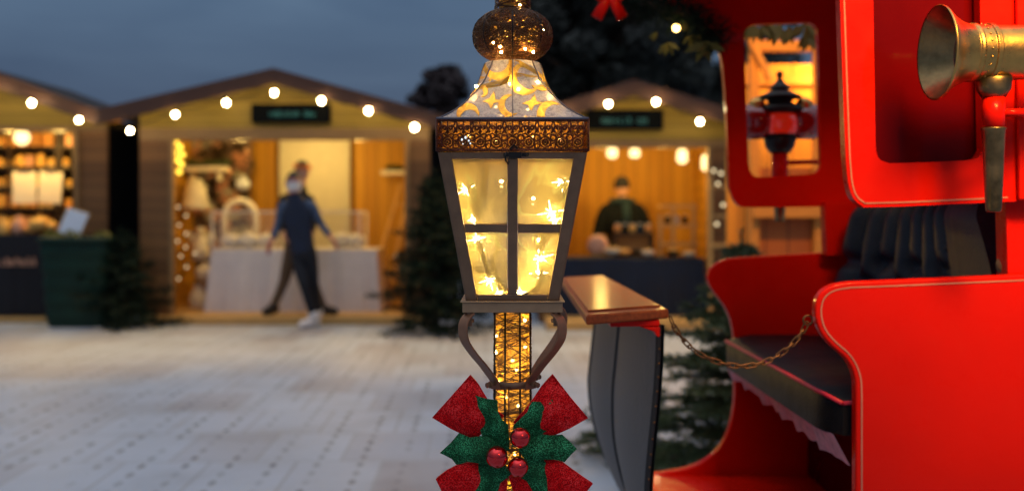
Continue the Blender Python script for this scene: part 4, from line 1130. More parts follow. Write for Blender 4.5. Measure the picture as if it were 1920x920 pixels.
# roof: round at the top, square at the eaves, belled
RZ0, RZ1 = 1.3775, 1.484
PROF = [(0, .047), (.34, .0585), (.57, .0745), (.78, .0915), (.91, .1065), (1.0, .1205)]
def rprof(v):
    for (a, ra), (b_, rb) in zip(PROF, PROF[1:]):
        if v <= b_: 
            t = (v - a) / (b_ - a); return ra + (rb - ra) * t
    return PROF[-1][1]
def roof_pt(th, v, off=0.0):
    c, s = math.cos(th), math.sin(th); mxx = max(abs(c), abs(s)); w_ = min(1, max(0, (v - .05) / .95)) ** 1.0
    u = Vector((c, s, 0)) * (1 - w_) + Vector((c / mxx, s / mxx, 0)) * w_
    r = rprof(max(0, min(1, v)))
    return C0 + u * (r + off) + Vector((0, 0, RZ1 + (RZ0 - RZ1) * v))
def roof_uv(px, py):
    th, v = R(-90) + (px - 961) / 150, (py - 113) / 110
    for _ in range(25):
        def proj(th, v):
            p = roof_pt(th, v); return 960 + p.x / p.y * F, HZ - (p.z - CAMZ) / p.y * F
        x, y = proj(th, v); e = 1e-3
        x1, y1 = proj(th + e, v); x2, y2 = proj(th, v + e)
        a, b_, c, dd = (x1 - x) / e, (x2 - x) / e, (y1 - y) / e, (y2 - y) / e; det = a * dd - b_ * c
        if abs(det) < 1e-6: break
        dx, dy = px - x, py - y
        th += max(-.2, min(.2, (dd * dx - b_ * dy) / det)); v += max(-.2, min(.2, (a * dy - c * dx) / det)); v = max(.01, min(.985, v))
    return th, v
def moon(cx, cy, r, ang, k=.55, n=18):
    """crescent outline as outer/inner point pairs"""
    out = []
    for i in range(n + 1):
        a = R(ang) + R(-125 + 250 * i / n)
        o = (cx + r * math.cos(a), cy + r * math.sin(a)); f = abs(i / n * 2 - 1)
        ri = r * (k + (1 - k) * f ** 2.2)
        out.append((o, (cx + ri * math.cos(a), cy + ri * math.sin(a))))
    return out
shapes = [moon(983, 149, 30, 150, .42), moon(955, 198, 21, 165, .38), moon(1031, 214, 25, 190, .4), moon(878, 214, 21, -110, .35), moon(905, 171, 11, -20, .1), moon(934, 124, 27, 80, .45), moon(1018, 143, 28, 20, .4), moon(900, 130, 19, 170, .4)]
def diamond(cx, cy, w_, h): return [((cx - w_, cy + h * .15), (cx, cy)), ((cx - w_ * .2, cy - h * .25), (cx, cy)), ((cx + w_ * .2, cy - h), (cx, cy)), ((cx + w_ * .35, cy - h * .1), (cx, cy)), ((cx + w_, cy + h * .1), (cx, cy)), ((cx + w_ * .15, cy + h * .35), (cx, cy)), ((cx - w_ * .1, cy + h), (cx, cy)), ((cx - w_ * .4, cy + h * .3), (cx, cy)), ((cx - w_, cy + h * .15), (cx, cy))]
shapes += [diamond(923, 188, 19, 17), diamond(998, 192, 21, 16), diamond(948, 219, 7, 5), diamond(985, 221, 8, 5), diamond(920, 150, 5, 6)]
def inside(poly, x, y):
    r = False; j = len(poly) - 1
    for i in range(len(poly)):
        (xi, yi), (xj, yj) = poly[i], poly[j]
        if (yi > y) != (yj > y) and x < (xj - xi) * (y - yi) / (yj - yi) + xi: r = not r
        j = i
    return r
polys = [[o for o, i_ in sh] + [i_ for o, i_ in reversed(sh)] if sh[0][1] != sh[1][1] else [o for o, i_ in sh] for sh in shapes]
NU, NV = 400, 64
hole = {}
for i in range(NV):
    for k in range(NU // 4):
        th = R(-135) + 2 * math.pi * (k + .5) / NU; p = roof_pt(th, (i + .5) / NV)
        x, y = 960 + p.x / p.y * F, HZ - (p.z - CAMZ) / p.y * F
        hole[i, k] = any(inside(pl_, x, y) for pl_ in polys)
q = MB(); vs = [roof_pt(R(-135) + 2 * math.pi * k / NU, i / NV) for i in range(NV + 1) for k in range(NU)]
q.add(vs, [(i * NU + k, i * NU + (k + 1) % NU, (i + 1) * NU + (k + 1) % NU, (i + 1) * NU + k) for i in range(NV) for k in range(NU) if not hole[i, k % (NU // 4)]])
roof = q.build('roof', M['roofcloth'], post, smooth=True, fixn=False)
q = MB()
for turn in range(4):
    for sh in shapes:
        rows = []
        for (o, i_) in sh:
            r_ = []
            for f in (0, .33, .66, 1):
                th, v = roof_uv(o[0] + (i_[0] - o[0]) * f, o[1] + (i_[1] - o[1]) * f)
                r_.append(roof_pt(th + turn * math.pi / 2, v, .0012))
            rows.append(r_)
        q.grid(rows)
q.build('crescent_cutouts', M['film'], roof, smooth=True, fixn=False)
q = MB()
for i in range(8):
    th = i * math.pi / 4 + (0 if i % 2 else .0)
    q.tube([roof_pt(th, v / 16, .0012) for v in range(17)], .0013 if i % 2 else .0010, 6)
q.tube([roof_pt(2 * math.pi * k / 96, .995, .002) for k in range(96)], .0022, 6, closed=True)
q.build('roof_ribs', mat('rib_wire', (.10, .10, .13), .5, metal=.4), roof, smooth=True)
# latch in the middle of the top rail
q = MB(); q.box(P(966, 291, 1.592), (.020, .006, .010)); q.box(P(951, 291, 1.592), (.012, .005, .006)); q.box(P(985, 290, 1.594), (.012, .004, .006)); q.ball(P(989, 290, 1.589), .003, 8)
q.tube([P(950, 286, 1.588), P(947, 292, 1.585), P(948, 301, 1.587), P(953, 308, 1.588), P(955, 302, 1.587)], .0016, 6)
q.tube([P(956, 280, 1.59), P(964, 272, 1.587), P(970, 279, 1.59)], .0022, 6); q.build('latch', M['black_metal'], post, bevel=.0008)
# thread-wound ball and stem on top
def wound(mb, radius_at, z0, z1, turns, seed, tilt, r=.0008, n=26, wob=.002, spread=1):
    rnd = random.Random(seed)
    for i in range(turns):
        zc = z0 + (z1 - z0) * (i + rnd.random()) / turns; ax, ay = rnd.gauss(0, tilt), rnd.gauss(0, tilt); ph = rnd.uniform(0, 6.28)
        pts = []
        for k in range(n):
            a = ph + 2 * math.pi * k / n; z = zc + ax * math.cos(a) + ay * math.sin(a)
            z = min(z1, max(z0, z)); rr = radius_at(z) + rnd.uniform(0, wob)
            pts.append(C0 + Vector((rr * math.cos(a), rr * math.sin(a), z)))
        mb.tube(pts, r, 4, closed=True)
BZ = 1.531; BRX, BRZ = .0680, .0475
def ball_r(z):
    t = max(-1, min(1, (z - BZ) / BRZ)); return BRX * max(.02, 1 - abs(t) ** 2.3) ** .5
q = MB()
rnd = random.Random(9)
for i in range(250):
    # circles on an ellipsoid, planes turned at random
    nrm = Vector((rnd.gauss(0, 1), rnd.gauss(0, 1), rnd.gauss(0, .9))).normalized(); off = rnd.uniform(-.8, .8)
    u = nrm.orthogonal().normalized(); v = nrm.cross(u); rc = math.sqrt(1 - off * off); pts = []
    wb = rnd.uniform(.975, 1.015)
    for k in range(30):
        a = 2 * math.pi * k / 30; p = nrm * off + (u * math.cos(a) + v * math.sin(a)) * rc
        zz = p.z; ww = Vector((p.x, p.y, 0))
        if ww.length > 1e-4:
            ww = ww.normalized() * max(.02, 1 - abs(zz) ** 2.3) ** .5
        pts.append(C0 + Vector((ww.x * BRX * wb, ww.y * BRX * wb, BZ + max(-.93, min(.95, zz)) * BRZ * wb)))
    q.tube(pts, .00085, 4, closed=True)
fb = q.build('finial_ball', M['thread'], post, smooth=True, fixn=False)
q = MB()
for k in range(8):
    a = k * math.pi / 4; q.tube([C0 + Vector((ball_r(BZ + BRZ * t) * math.cos(a) * 1.01, ball_r(BZ + BRZ * t) * math.sin(a) * 1.01, BZ + BRZ * t)) for t in [-.95 + .19 * j for j in range(11)]], .0013, 5)
q.build('ball_ribs', M['black_metal'], fb, smooth=True)
q = MB(); q.lathe([(ball_r(BZ + BRZ * t) * .84 + .0005, BRZ * t * .88) for t in [-.96 + .12 * j for j in range(17)]], C0 + Vector((0, 0, BZ)), 32); q.build('ball_core', M['amber_core'], fb, smooth=True)
stem_r = lambda z: .0265 + .003 * math.cos((z - 1.58) * 40)
q = MB(); wound(q, stem_r, 1.572, 1.70, 70, 5, .006, .0008, 22)
fs = q.build('finial_stem', M['thread'], post, smooth=True, fixn=False)
q = MB(); q.lathe([(.0235, 1.570), (.0235, 1.69), (.001, 1.72)], C0, 24); q.build('stem_core', M['amber_core'], fs, smooth=True)
# post
pole_r = lambda z: .0318 + .012 * max(0, (1.0 - z)) * .45
q = MB(); wound(q, pole_r, .08, 1.062, 440, 6, .011, .00075, 24, .0014)
pl = q.build('pole', M['pole_thread'], post, smooth=True, fixn=False)
q = MB(); q.lathe([(pole_r(.06) - .003, .06), (pole_r(.8) - .003, .8), (pole_r(1.06) - .003, 1.062)], C0, 24); q.build('pole_core', M['amber_core'], pl, smooth=True)
q = MB()
for k in range(8):
    a = R(22.5) + k * math.pi / 4; q.tube([C0 + Vector(((pole_r(z) + .001) * math.cos(a), (pole_r(z) + .001) * math.sin(a), z)) for z in (.06, .5, .8, 1.062)], .0017, 6)
q.build('pole_ribs', M['black_metal'], pl, smooth=True)
q = MB(); q.lathe([(.15, 0), (.15, .012), (.12, .02), (.05, .05), (.045, .09)], C0, 32); q.build('foot', M['frame'], post, smooth=True)
# collar and scroll brackets
q = MB(); zc = P(0, 722, 1.69).z; q.lathe([(pole_r(zc) + .003, zc - .006), (pole_r(zc) + .0045, zc - .006), (pole_r(zc) + .0045, zc + .006), (pole_r(zc) + .003, zc + .006)], C0, 32, cap0=False, cap1=False); q.build('collar', M['frame'], post, smooth=True)
for k in range(4):
    a = R((-47, 40, 102, -133)[k]); rad = Vector((math.cos(a), math.sin(a), 0)); tan = Vector((-rad.y, rad.x, 0))
    prof = [(.102, 1.061), (.114, 1.052), (.1195, 1.037), (.115, 1.017), (.096, .994), (.072, .971), (.054, .952), (.0455, zc + .008), (.0425, zc - .006)]
    pts = catmull([C0 + rad * r + Vector((0, 0, z)) for r, z in prof], 6)
    q = MB(); rows = []
    for s in (-1, 1):
        pass
    n_ = len(pts)
    for i, p in enumerate(pts):
        t = (pts[min(i + 1, n_ - 1)] - pts[max(i - 1, 0)]).normalized(); nn = tan.cross(t).normalized(); wd = .0100
        rows.append([p + tan * wd + nn * .0016, p - tan * wd + nn * .0016, p - tan * wd - nn * .0016, p + tan * wd - nn * .0016])
    q.grid(rows, closed_u=True); q.add(rows[0], [(0, 1, 2, 3)]); q.add(rows[-1], [(0, 1, 2, 3)])
    sb_ = q.build('scroll_bracket', M['copper'], post, bevel=.0007, angle=50)
    q = MB(); o = C0 + rad * .050 + Vector((0, 0, zc + .003))
    q.tube([o - rad * .006, o + rad * .014], .0030, 6); q.tube([o + rad * .003, o + rad * .007], .0062, 6); q.tube([o + rad * .011, o + rad * .0135], .0050, 6)
    q.build('bolt', M['frame'], sb_, bevel=.0006); q = MB()
    o = C0 + rad * .104 + Vector((0, 0, 1.052)); q.tube([o + Vector((0, 0, .012)), o - Vector((0, 0, .012))], .0042, 6); q.tube([o, o - Vector((0, 0, .006))], .0075, 6)
    q.build('bolt', M['frame'], sb_, bevel=.0006)

# ------------------------------------------------------------------ fairy lights inside the lantern
fl = thing('fairy_lights', 'string of warm starry lights inside the lantern and its post', 'fairy lights', (LX, LY, ZB))
leds = [(873, 356, 1.665), (887, 411, 1.67), (894, 448, 1.67), (918, 524, 1.675), (936, 548, 1.68), (1053, 341, 1.66), (1033, 398, 1.655), (1041, 411, 1.665), (1013, 483, 1.66), (1009, 512, 1.675), (975, 548, 1.675)]
flare_up = {0: .9, 2: 1.0, 3: 1.1, 5: 1.0, 6: 1.25, 8: 1.35, 9: .9}
rnd = random.Random(2)
def led(p, r=.0030, star=0, m_='led'):
    q = MB(); q.ball(p, r, 10); o = q.build('bulb', M[m_], fl, smooth=True)
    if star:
        # starburst glare round the diode, shaped as glowing spikes
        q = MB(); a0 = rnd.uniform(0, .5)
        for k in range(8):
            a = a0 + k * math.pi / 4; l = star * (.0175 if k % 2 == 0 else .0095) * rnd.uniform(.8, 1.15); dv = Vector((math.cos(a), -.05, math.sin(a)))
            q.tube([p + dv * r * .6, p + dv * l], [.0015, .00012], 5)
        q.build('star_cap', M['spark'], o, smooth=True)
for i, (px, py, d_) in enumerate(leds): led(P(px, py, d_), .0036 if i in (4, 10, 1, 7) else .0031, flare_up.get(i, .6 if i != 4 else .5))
for (px, py, d_) in ((905, 470, 1.79), (1000, 372, 1.79), (940, 340, 1.80), (1010, 450, 1.80)): led(P(px, py, d_), .0026)
for (px, py, d_) in ((932, 129, 1.70), (955, 158, 1.655), (972, 168, 1.645), (1008, 155, 1.66), (888, 188, 1.645), (1030, 185, 1.645), (893, 162, 1.67), (1037, 221, 1.635), (930, 200, 1.66), (990, 205, 1.65)): led(P(px, py, d_ + .010), .0024, 0, 'led_small')
for (px, py, d_) in ((991, 72, 1.672), (1015, 77, 1.69), (940, 98, 1.672), (928, 62, 1.668), (965, 40, 1.672), (1020, 56, 1.69), (975, 10, 1.695), (955, 72, 1.662), (1000, 98, 1.675), (925, 80, 1.666), (945, 50, 1.664), (985, 92, 1.664), (1008, 64, 1.672), (972, 58, 1.660), (938, 88, 1.664)): led(P(px, py, d_), .0019, 0, 'led_small')
for i, (px, py) in enumerate(((984, 600), (932, 630), (961, 676), (968, 692), (930, 660), (985, 650), (949, 743), (935, 715), (972, 760), (945, 800), (965, 850), (945, 890), (968, 905))): led(P(px, py, 1.70 + (i % 3) * .012), .0026, 0, 'led_pole')
for (px, py) in ((880, 255), (930, 262), (1000, 258), (1050, 262)): led(P(px, py, 1.645), .0022, 0, 'led_small')
q = MB()
paths = [[(880, 300), (872, 320), (875, 345), (884, 380), (889, 408)], [(872, 300), (866, 325), (880, 355), (893, 385), (892, 412)], [(890, 300), (900, 302), (912, 318), (905, 345), (908, 372)],
         [(894, 450), (903, 475), (912, 505), (918, 522)], [(925, 440), (932, 460), (922, 492), (930, 520), (936, 546)], [(892, 500), (905, 515), (925, 512), (945, 545)],
         [(1053, 343), (1044, 365), (1036, 395)], [(1058, 300), (1050, 325), (1060, 350), (1048, 380), (1042, 410)], [(1020, 360), (1012, 372), (1010, 390), (1020, 400), (1033, 396)],
         [(1030, 440), (1015, 462), (1012, 482)], [(1020, 440), (1002, 470), (994, 490), (1000, 512), (1012, 520), (1006, 540)], [(985, 552), (1000, 540), (1012, 520), (1015, 490)]]
for pth in paths:
    q.tube(catmull([P(x, y, 1.652 + .004 * math.sin(x)) for x, y in pth], 5), .0021, 5); q.tube(catmull([P(x + 4, y, 1.658 + .004 * math.cos(x)) for x, y in pth], 5), .0018, 5)
q.build('wire', M['cable'], fl, smooth=True)

# ------------------------------------------------------------------ holly bow
def Z2(zx, zy): return (780 + zx / 2.5556, 560 + zy / 2.5556)
bow = thing('holly_bow', 'red ribbon bow with green holly leaves and three red berries on the post', 'bow', P(957, 850, 1.65))
def patch(name, pts, d, m_, bulge=.006, thick=.0022, cut=4, seed=0, fold=None, smooth_it=0, tiltx=0.0, sub=None):
    pts = [Z2(*p) for p in pts]
    if smooth_it: pts = chaikin(pts, smooth_it, True)
    bm = bmesh.new(); pts0 = [P(x, y, d) for x, y in pts]; bm.faces.new([bm.verts.new(p) for p in pts0])
    bmesh.ops.triangulate(bm, faces=bm.faces)
    for _ in range(3):
        es = [e for e in bm.edges if e.calc_length() > .008]
        if not es: break
        bmesh.ops.subdivide_edges(bm, edges=es, cuts=1); bmesh.ops.triangulate(bm, faces=[f for f in bm.faces if len(f.verts) > 3])
    cx = sum(v.co.x for v in bm.verts) / len(bm.verts); cz = sum(v.co.z for v in bm.verts) / len(bm.verts)
    for v in bm.verts:
        r = math.hypot(v.co.x - cx, v.co.z - cz) / .05
        v.co.y += -bulge * (1 - min(1, r) ** 2) + .0035 * mnoise.noise(Vector((v.co.x * 38 + seed, v.co.z * 38, seed))) + tiltx * (v.co.x - cx)
        if fold:
            (fx, fz), (gx, gz) = [(P(*Z2(*f_), d).x, P(*Z2(*f_), d).z) for f_ in fold]
            L = math.hypot(gx - fx, gz - fz); dist = abs((v.co.x - fx) * (gz - fz) - (v.co.z - fz) * (gx - fx)) / L
            v.co.y += .30 * min(dist, .03) - .004
    rim = [min(bm.verts, key=lambda v: (v.co.x - p.x) ** 2 + (v.co.z - p.z) ** 2).co.copy() for p in pts0]
    res = bmesh.ops.extrude_face_region(bm, geom=list(bm.faces))
    for v in [g_ for g_ in res['geom'] if isinstance(g_, bmesh.types.BMVert)]: v.co.y += thick
    bmesh.ops.recalc_face_normals(bm, faces=bm.faces)
    og = ORIGIN[bow.name]
    for v in bm.verts: v.co -= og
    me = bpy.data.meshes.new(name); bm.to_mesh(me); bm.free(); me.materials.append(m_)
    o = bpy.data.objects.new(name, me); COL.objects.link(o); o.parent = bow; ORIGIN[o.name] = og
    if name == 'ribbon_loop':
        q = MB(); q.tube(rim, .0011, 6, closed=True); q.build('wired_edge', M['ribbon'], o, smooth=True)
    return o
def ribbon_loop(corner_pts, d, seed):
    """outline of a loop: back layer, front layer and the rolled fold between them"""
    patch('ribbon_loop', corner_pts, d, M['ribbon'], .018, .010, seed=seed)
ribbon_loop([(260, 366), (180, 455), (80, 568), (170, 618), (262, 662), (300, 655), (316, 636), (330, 600), (380, 600), (420, 560), (365, 520), (338, 470), (300, 410)], 1.662, 1)
ribbon_loop([(655, 363), (735, 465), (822, 570), (735, 615), (640, 657), (604, 657), (590, 642), (560, 640), (480, 610), (470, 590), (545, 500), (600, 420)], 1.662, 2)
ribbon_loop([(98, 858), (150, 815), (205, 786), (270, 776), (304, 784), (310, 810), (330, 850), (300, 960), (150, 965)], 1.660, 3)
ribbon_loop([(612, 762), (660, 764), (700, 776), (770, 825), (845, 883), (800, 930), (760, 975), (690, 970), (620, 900), (590, 820)], 1.660, 4)
patch('ribbon_tail', [(385, 970), (392, 920), (405, 880), (440, 838), (436, 900), (428, 970)], 1.655, M['ribbon'], .004, .003, seed=5)
patch('ribbon_tail', [(440, 838), (480, 842), (530, 868), (555, 910), (565, 975), (490, 975), (462, 905)], 1.655, M['ribbon'], .006, .003, seed=6)
leafs = [([(285, 460), (335, 476), (390, 486), (394, 540), (412, 575), (442, 602), (450, 725), (400, 725), (340, 668), (314, 652), (312, 610), (298, 585), (265, 553), (284, 520)], 1.652, ((300, 475), (440, 700))),
         ([(115, 735), (165, 690), (205, 645), (258, 664), (330, 655), (430, 700), (420, 800), (310, 788), (250, 776), (196, 796), (172, 765)], 1.649, ((120, 735), (430, 745))),
         ([(300, 785), (400, 755), (455, 840), (402, 880), (385, 970), (300, 975), (262, 888), (306, 850)], 1.652, ((430, 770), (300, 940))),
         ([(655, 478), (600, 490), (550, 492), (534, 540), (500, 575), (468, 604), (458, 705), (540, 725), (600, 650), (652, 614), (662, 596), (652, 545)], 1.652, ((640, 495), (470, 700))),
         ([(770, 714), (735, 680), (700, 650), (645, 654), (590, 648), (490, 720), (540, 795), (615, 766), (662, 766), (712, 780), (742, 742)], 1.649, ((765, 714), (490, 745))),
         ([(612, 772), (540, 755), (478, 840), (530, 868), (562, 975), (690, 975), (694, 850), (640, 812)], 1.652, ((500, 770), (660, 960)))]
for i, (pts, d_, fold) in enumerate(leafs): patch('holly_leaf', pts, d_, M['leaf'], .004, .0022, seed=10 + i, fold=fold)
for (cx, cy, rr) in ((975.6, 820, 19.5), (931.8, 856, 21), (971.7, 875, 19.5)):
    c = P(cx, cy, 1.630); q = MB(); q.ball(c, rr / F * 1.630, 32); b_ = q.build('berry', M['berry'], bow, smooth=True)
    q = MB(); q.tube([c + Vector((0, rr / F * 1.6 * .9, 0)), c + Vector((0, rr / F * 1.6 * 1.35, 0))], .005, 10); q.build('berry_cap', M['black_metal'], b_)
q = MB(); o = P(953, 787, 1.655)
q.tube([o + Vector((.006 * math.cos(a), 0, .006 * math.sin(a))) for a in [R(-30 + 30 * i) for i in range(9)]], .0010, 5); q.tube([P(953, 780, 1.66), P(954, 725, 1.68)], .0013, 5); q.tube([o, P(957, 815, 1.645)], .001, 5)
q.build('hook', M['chain'], bow, smooth=True)

# ------------------------------------------------------------------ sleigh
DN, DF = 2.0, 3.08
sl = thing('sleigh', 'red lacquered sleigh carriage with hooded seat and brass side lamp', 'sleigh', (1.1, 2.5, 0))
def pxs(pts, d): return [P(x, y, d) for x, y in pts]
def offset_line(pts, off):
    out = []
    for i, p in enumerate(pts):
        a, b_ = Vector(pts[max(i - 1, 0)]), Vector(pts[min(i + 1, len(pts) - 1)]); t = (b_ - a); t.normalize()
        out.append((p[0] - t.y * off, p[1] + t.x * off))
    return out
def stripe(name, pts, d, w_px, parent, m_='pin'):
    l, r = offset_line(pts, -w_px / 2), offset_line(pts, w_px / 2)
    q = MB(); q.grid([[P(a[0], a[1], d), P(b_[0], b_[1], d)] for a, b_ in zip(l, r)]); return q.build(name, M[m_], parent)
# near side panel
edge = [(1605, 1010), (1605, 760)] + chaikin([(1605, 742), (1604, 705), (1588, 672), (1560, 650), (1536, 622), (1527, 585), (1534, 552), (1558, 533), (1596, 527.5)], 3) + [(1640, 526), (1760, 521), (1920, 514), (2130, 505)]
q = MB(); q.prism(pxs(edge + [(2130, 1010), (2130, 1560), (1560, 1560), (1590, 1250)], DN), (0, .030, 0)); near = q.build('side_panel', M['red'], sl, bevel=.006, seg=3)
stripe('pinstripe', offset_line(edge[:-1], 11), DN - .0012, 3.2, near)
# far side panel with its sweeping toe
fe = [(1700, 462), (1563, 472), (1430, 480)] + chaikin([(1400, 481.5), (1357, 485), (1333, 500), (1325, 518), (1330, 536), (1345, 556), (1363, 580), (1374, 612), (1378, 660), (1378, 710), (1377, 760), (1366, 812), (1343, 848), (1302, 875), (1240, 886)], 3) + [(1196, 889), (1186, 900), (1186, 960), (1500, 1000), (1700, 990)]
q = MB(); q.prism(pxs(fe, DF), (0, .030, 0)); q.build('side_panel', M['red'], sl, bevel=.006, seg=3)
# floor and kick panel
q = MB(); z0 = P(0, 889, DF).z; q.box((.93, (DN + .032 + DF - .002) / 2, z0 - .02), (1.06, DF - DN - .034, .04)); q.build('floor', M['red'], sl, bevel=.004)
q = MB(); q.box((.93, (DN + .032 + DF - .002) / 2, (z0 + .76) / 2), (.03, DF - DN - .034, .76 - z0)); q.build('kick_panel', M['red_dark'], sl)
# runners under the floor
for y in (DN + .06, DF - .04):
    q = MB(); q.tube(catmull([Vector((.0, y, .62)), Vector((-.04, y, .42)), Vector((.06, y, .16)), Vector((.35, y, .045)), Vector((.9, y, .03)), Vector((1.75, y, .03))], 8), .022, 10)
    for x in (.5, 1.2): q.tube([Vector((x, y, .035)), Vector((x, y, z0 - .03))], .016, 8)
    q.build('runner', M['black_metal'], sl, smooth=True)
# back panel
q = MB(); q.prism([(1.13, DN + .032, z0), (1.17, DN + .032, z0), (1.24, DN + .032, 1.95), (1.20, DN + .032, 1.95)], (0, DF - DN - .034, 0)); q.build('back_panel', M['red'], sl, bevel=.004)
# cushion
def lerp3(a, b_, t): return Vector(a).lerp(Vector(b_), t)
XF, XB = .647, 1.10; YN, YF = DN + .036, DF - .008
ztop = lambda y: .855 + (.84 - .855) * (y - YN) / (YF - YN)
rows = []
prof = [(0, -.084), (.0, -.01), (.012, .002), (.07, .012), (.22, .016), (.36, .008), (XB - XF, .0), (XB - XF, -.084)]
q = MB(); ny = 26
for i in range(ny + 1):
    f = i / ny; y = YN + (YF - YN) * f; e = min(f, 1 - f); rd = -.014 * max(0, 1 - e / .06) ** 2; xr = .030 * max(0, 1 - e / .07) ** 2
    rows.append([Vector((XF + x + (xr if x < .1 else 0), y, ztop(y) + z + (rd if z > -.05 else 0) + (.003 * mnoise.noise(Vector((x * 9, y * 9, 1))) if z > 0 else 0))) for x, z in prof])
q.grid(rows); q.add(rows[0], [tuple(range(len(prof)))]); q.add(rows[-1], [tuple(range(len(prof)))])
cush = q.build('seat_cushion', M['seat_leather'], sl, smooth=True, bevel=.004, angle=50)
q = MB(); q.tube([r[1] + Vector((-.001, 0, .006)) for r in rows] , .0050, 8)
q.tube([rows[0][1] + Vector((0, -.001, .006)), rows[0][4] + Vector((0, -.001, .0)), rows[0][6]], .0045, 8); q.build('piping', M['pipe'], cush, smooth=True)
# lace frill under the cushion
q = MB(); fr = []
for i in range(121):
    f = i / 120; y = YN + .004 + (YF - YN - .012) * f; dp = .040 + .022 * (1 - f) + .007 * abs(math.sin(i * .26)) + .003 * math.sin(i * .7)
    row = []
    for k in range(6):
        g_ = k / 5; row.append(Vector((XF + .012 + .009 * math.sin(i * .30) * g_ + .004 * math.sin(i * .55 + 1) * g_ + .03 * g_, y, ztop(y) - .083 - dp * g_)))
    fr.append(row)
q.grid(fr); q.build('frill', M['lace'], cush, smooth=True, fixn=False)
# buttoned, fluted seat back
q = MB(); rows = []; nu, nv = 120, 48
def sb_pt(u, v):
    yb = 2.065 + (3.03 - 2.065) * u; yt = 2.37 + (2.94 - 2.37) * u
    sft = math.sin(math.pi * min(1, v) * .5)
    y = yb + (yt - yb) * v ** 1.6
    x = 1.045 - .085 * (abs(u - .45) / .55) ** 2.5 * (1 if u > .45 else .1) + .06 * v
    z = .86 + .42 * v
    far = min(1, max(0, (u - .20) / .12)); fl_ = abs(math.sin(u * math.pi * 10)) * far + (1 - far) * (.75 + .35 * math.sin(math.pi * min(1, u / .26))); btn = math.exp(-((v - .52) / .05) ** 2) * (1 - fl_) 
    dm = max(0, 1 - abs(v - .36 - .14 * (int(u * 10) % 2)) / .16); x -= .030 * fl_ ** .6 * (1 - .25 * v) - .022 * btn * far + .010 * dm * far * fl_ * -1
    x += .026 * far * fl_ * math.exp(-((v - .40 - .13 * (int(u * 10) % 2)) / .045) ** 2); x += .06 * max(0, (v - .82) / .18) ** 2
    return Vector((x, y, z))
for i in range(nv + 1): rows.append([sb_pt(k / nu, i / nv) for k in range(nu + 1)])
q.grid(rows); q.grid([[p + Vector((.05, 0, 0)) for p in rows[0]], rows[0]]); q.grid([rows[-1], [p + Vector((.05, 0, 0)) for p in rows[-1]]])
q.grid([[r[0], r[0] + Vector((.05, 0, 0))] for r in rows]); q.grid([[r[-1], r[-1] + Vector((.05, 0, 0))] for r in rows])
back = q.build('seat_back', M['leather'], sl, smooth=True, fixn=False)
q = MB()
for k in range(3, 10):
    for v in (.36 + .14 * (k % 2), .66): q.ball(sb_pt(k / 10, v) + Vector((-.004, 0, 0)), .009, 10)
q.build('buttons', M['leather'], back, smooth=True)
q = MB(); q.tube(catmull([Vector((1.06, 2.06, 1.08)), Vector((1.03, 2.07, 1.115)), Vector((1.05, 2.09, 1.13)), Vector((1.09, 2.16, 1.12))], 5), .022, 10); q.build('arm_roll', mat('tan_leather', (.16, .085, .04), .45, var=.3), sl, smooth=True)
# pillars between sides and hood
q = MB(); q.prism(pxs([(1886, 370), (1990, 366), (1998, 520), (1890, 522)], DN + .034), (0, .05, 0)); q.build('pillar', M['red'], sl, bevel=.004)
q = MB(); q.prism(pxs([(1546, 380), (1640, 378), (1642, 478), (1550, 480)], DF - .055), (0, .05, 0)); q.build('pillar', M['red'], sl, bevel=.004)
# hood: near side with recessed window
ne = [(1500, -260), (1560, -160), (1572, -60), (1575, 0), (1579, 120), (1583, 230)] + chaikin([(1586, 300), (1590, 348), (1600, 375), (1620, 389)], 2) + [(1700, 387), (1890, 378), (1960, 376)]
win = [(1634, -120), (1637, 0), (1642, 270)] + chaikin([(1643, 284), (1648, 300), (1668, 306)], 2) + [(1750, 303.5)] + chaikin([(1815, 300), (1835, 297), (1843, 280)], 2) + [(1840, 140), (1836, -120)]
q = MB(); q.prism(pxs(ne + [(1960, -260)], DN), (0, .028, 0), holes=[pxs(win, DN)]); hn = q.build('hood_side', M['red'], sl, bevel=.004, seg=3)
stripe('pinstripe', offset_line(ne[1:-1], -8), DN - .0012, 3.0, hn)
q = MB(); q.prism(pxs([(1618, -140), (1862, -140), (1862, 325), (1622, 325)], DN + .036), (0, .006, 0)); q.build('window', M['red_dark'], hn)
q = MB(); q.prism(pxs([(1898, -260), (2080, -260), (2080, 372), (1906, 375)], DN - .002), (0, -.012, 0)); q.build('corner_post', M['red'], hn, bevel=.004)
# hood: far side with open window
fo = [(1690, 382), (1592, 387)] + chaikin([(1410, 389), (1388, 388), (1376, 376), (1368, 350)], 2) + [(1364, 262), (1359, 165)] + chaikin([(1356, 130), (1350, 95), (1336, 57), (1308, 27), (1290, 17)], 2) + [(1242, 16), (1238, -60), (1300, -110), (1690, -110)]
wf = chaikin([(1395, 75), (1395, 58), (1410, 46), (1430, 45)], 2) + chaikin([(1500, 42), (1520, 42), (1533, 52), (1534, 72)], 2) + chaikin([(1539, 300), (1539, 316), (1530, 325), (1512, 327)], 2) + chaikin([(1430, 332), (1415, 332), (1406, 322), (1403, 305)], 2)
q = MB(); q.prism(pxs(fo, DF), (0, .028, 0), holes=[pxs(wf, DF)]); q.build('hood_side', M['red'], sl, bevel=.004, seg=3)
zr = P(0, -40, DF).z
q = MB(); rows = []
for i in range(13):
    f = i / 12; y = DN + .03 + (DF - DN - .035) * f; hgt = .05 * math.sin(math.pi * f)
    rows.append([Vector((.40, y, zr + hgt)), Vector((1.30, y, zr + .03 + hgt)), Vector((1.30, y, zr + .05 + hgt)), Vector((.40, y, zr + .02 + hgt))])
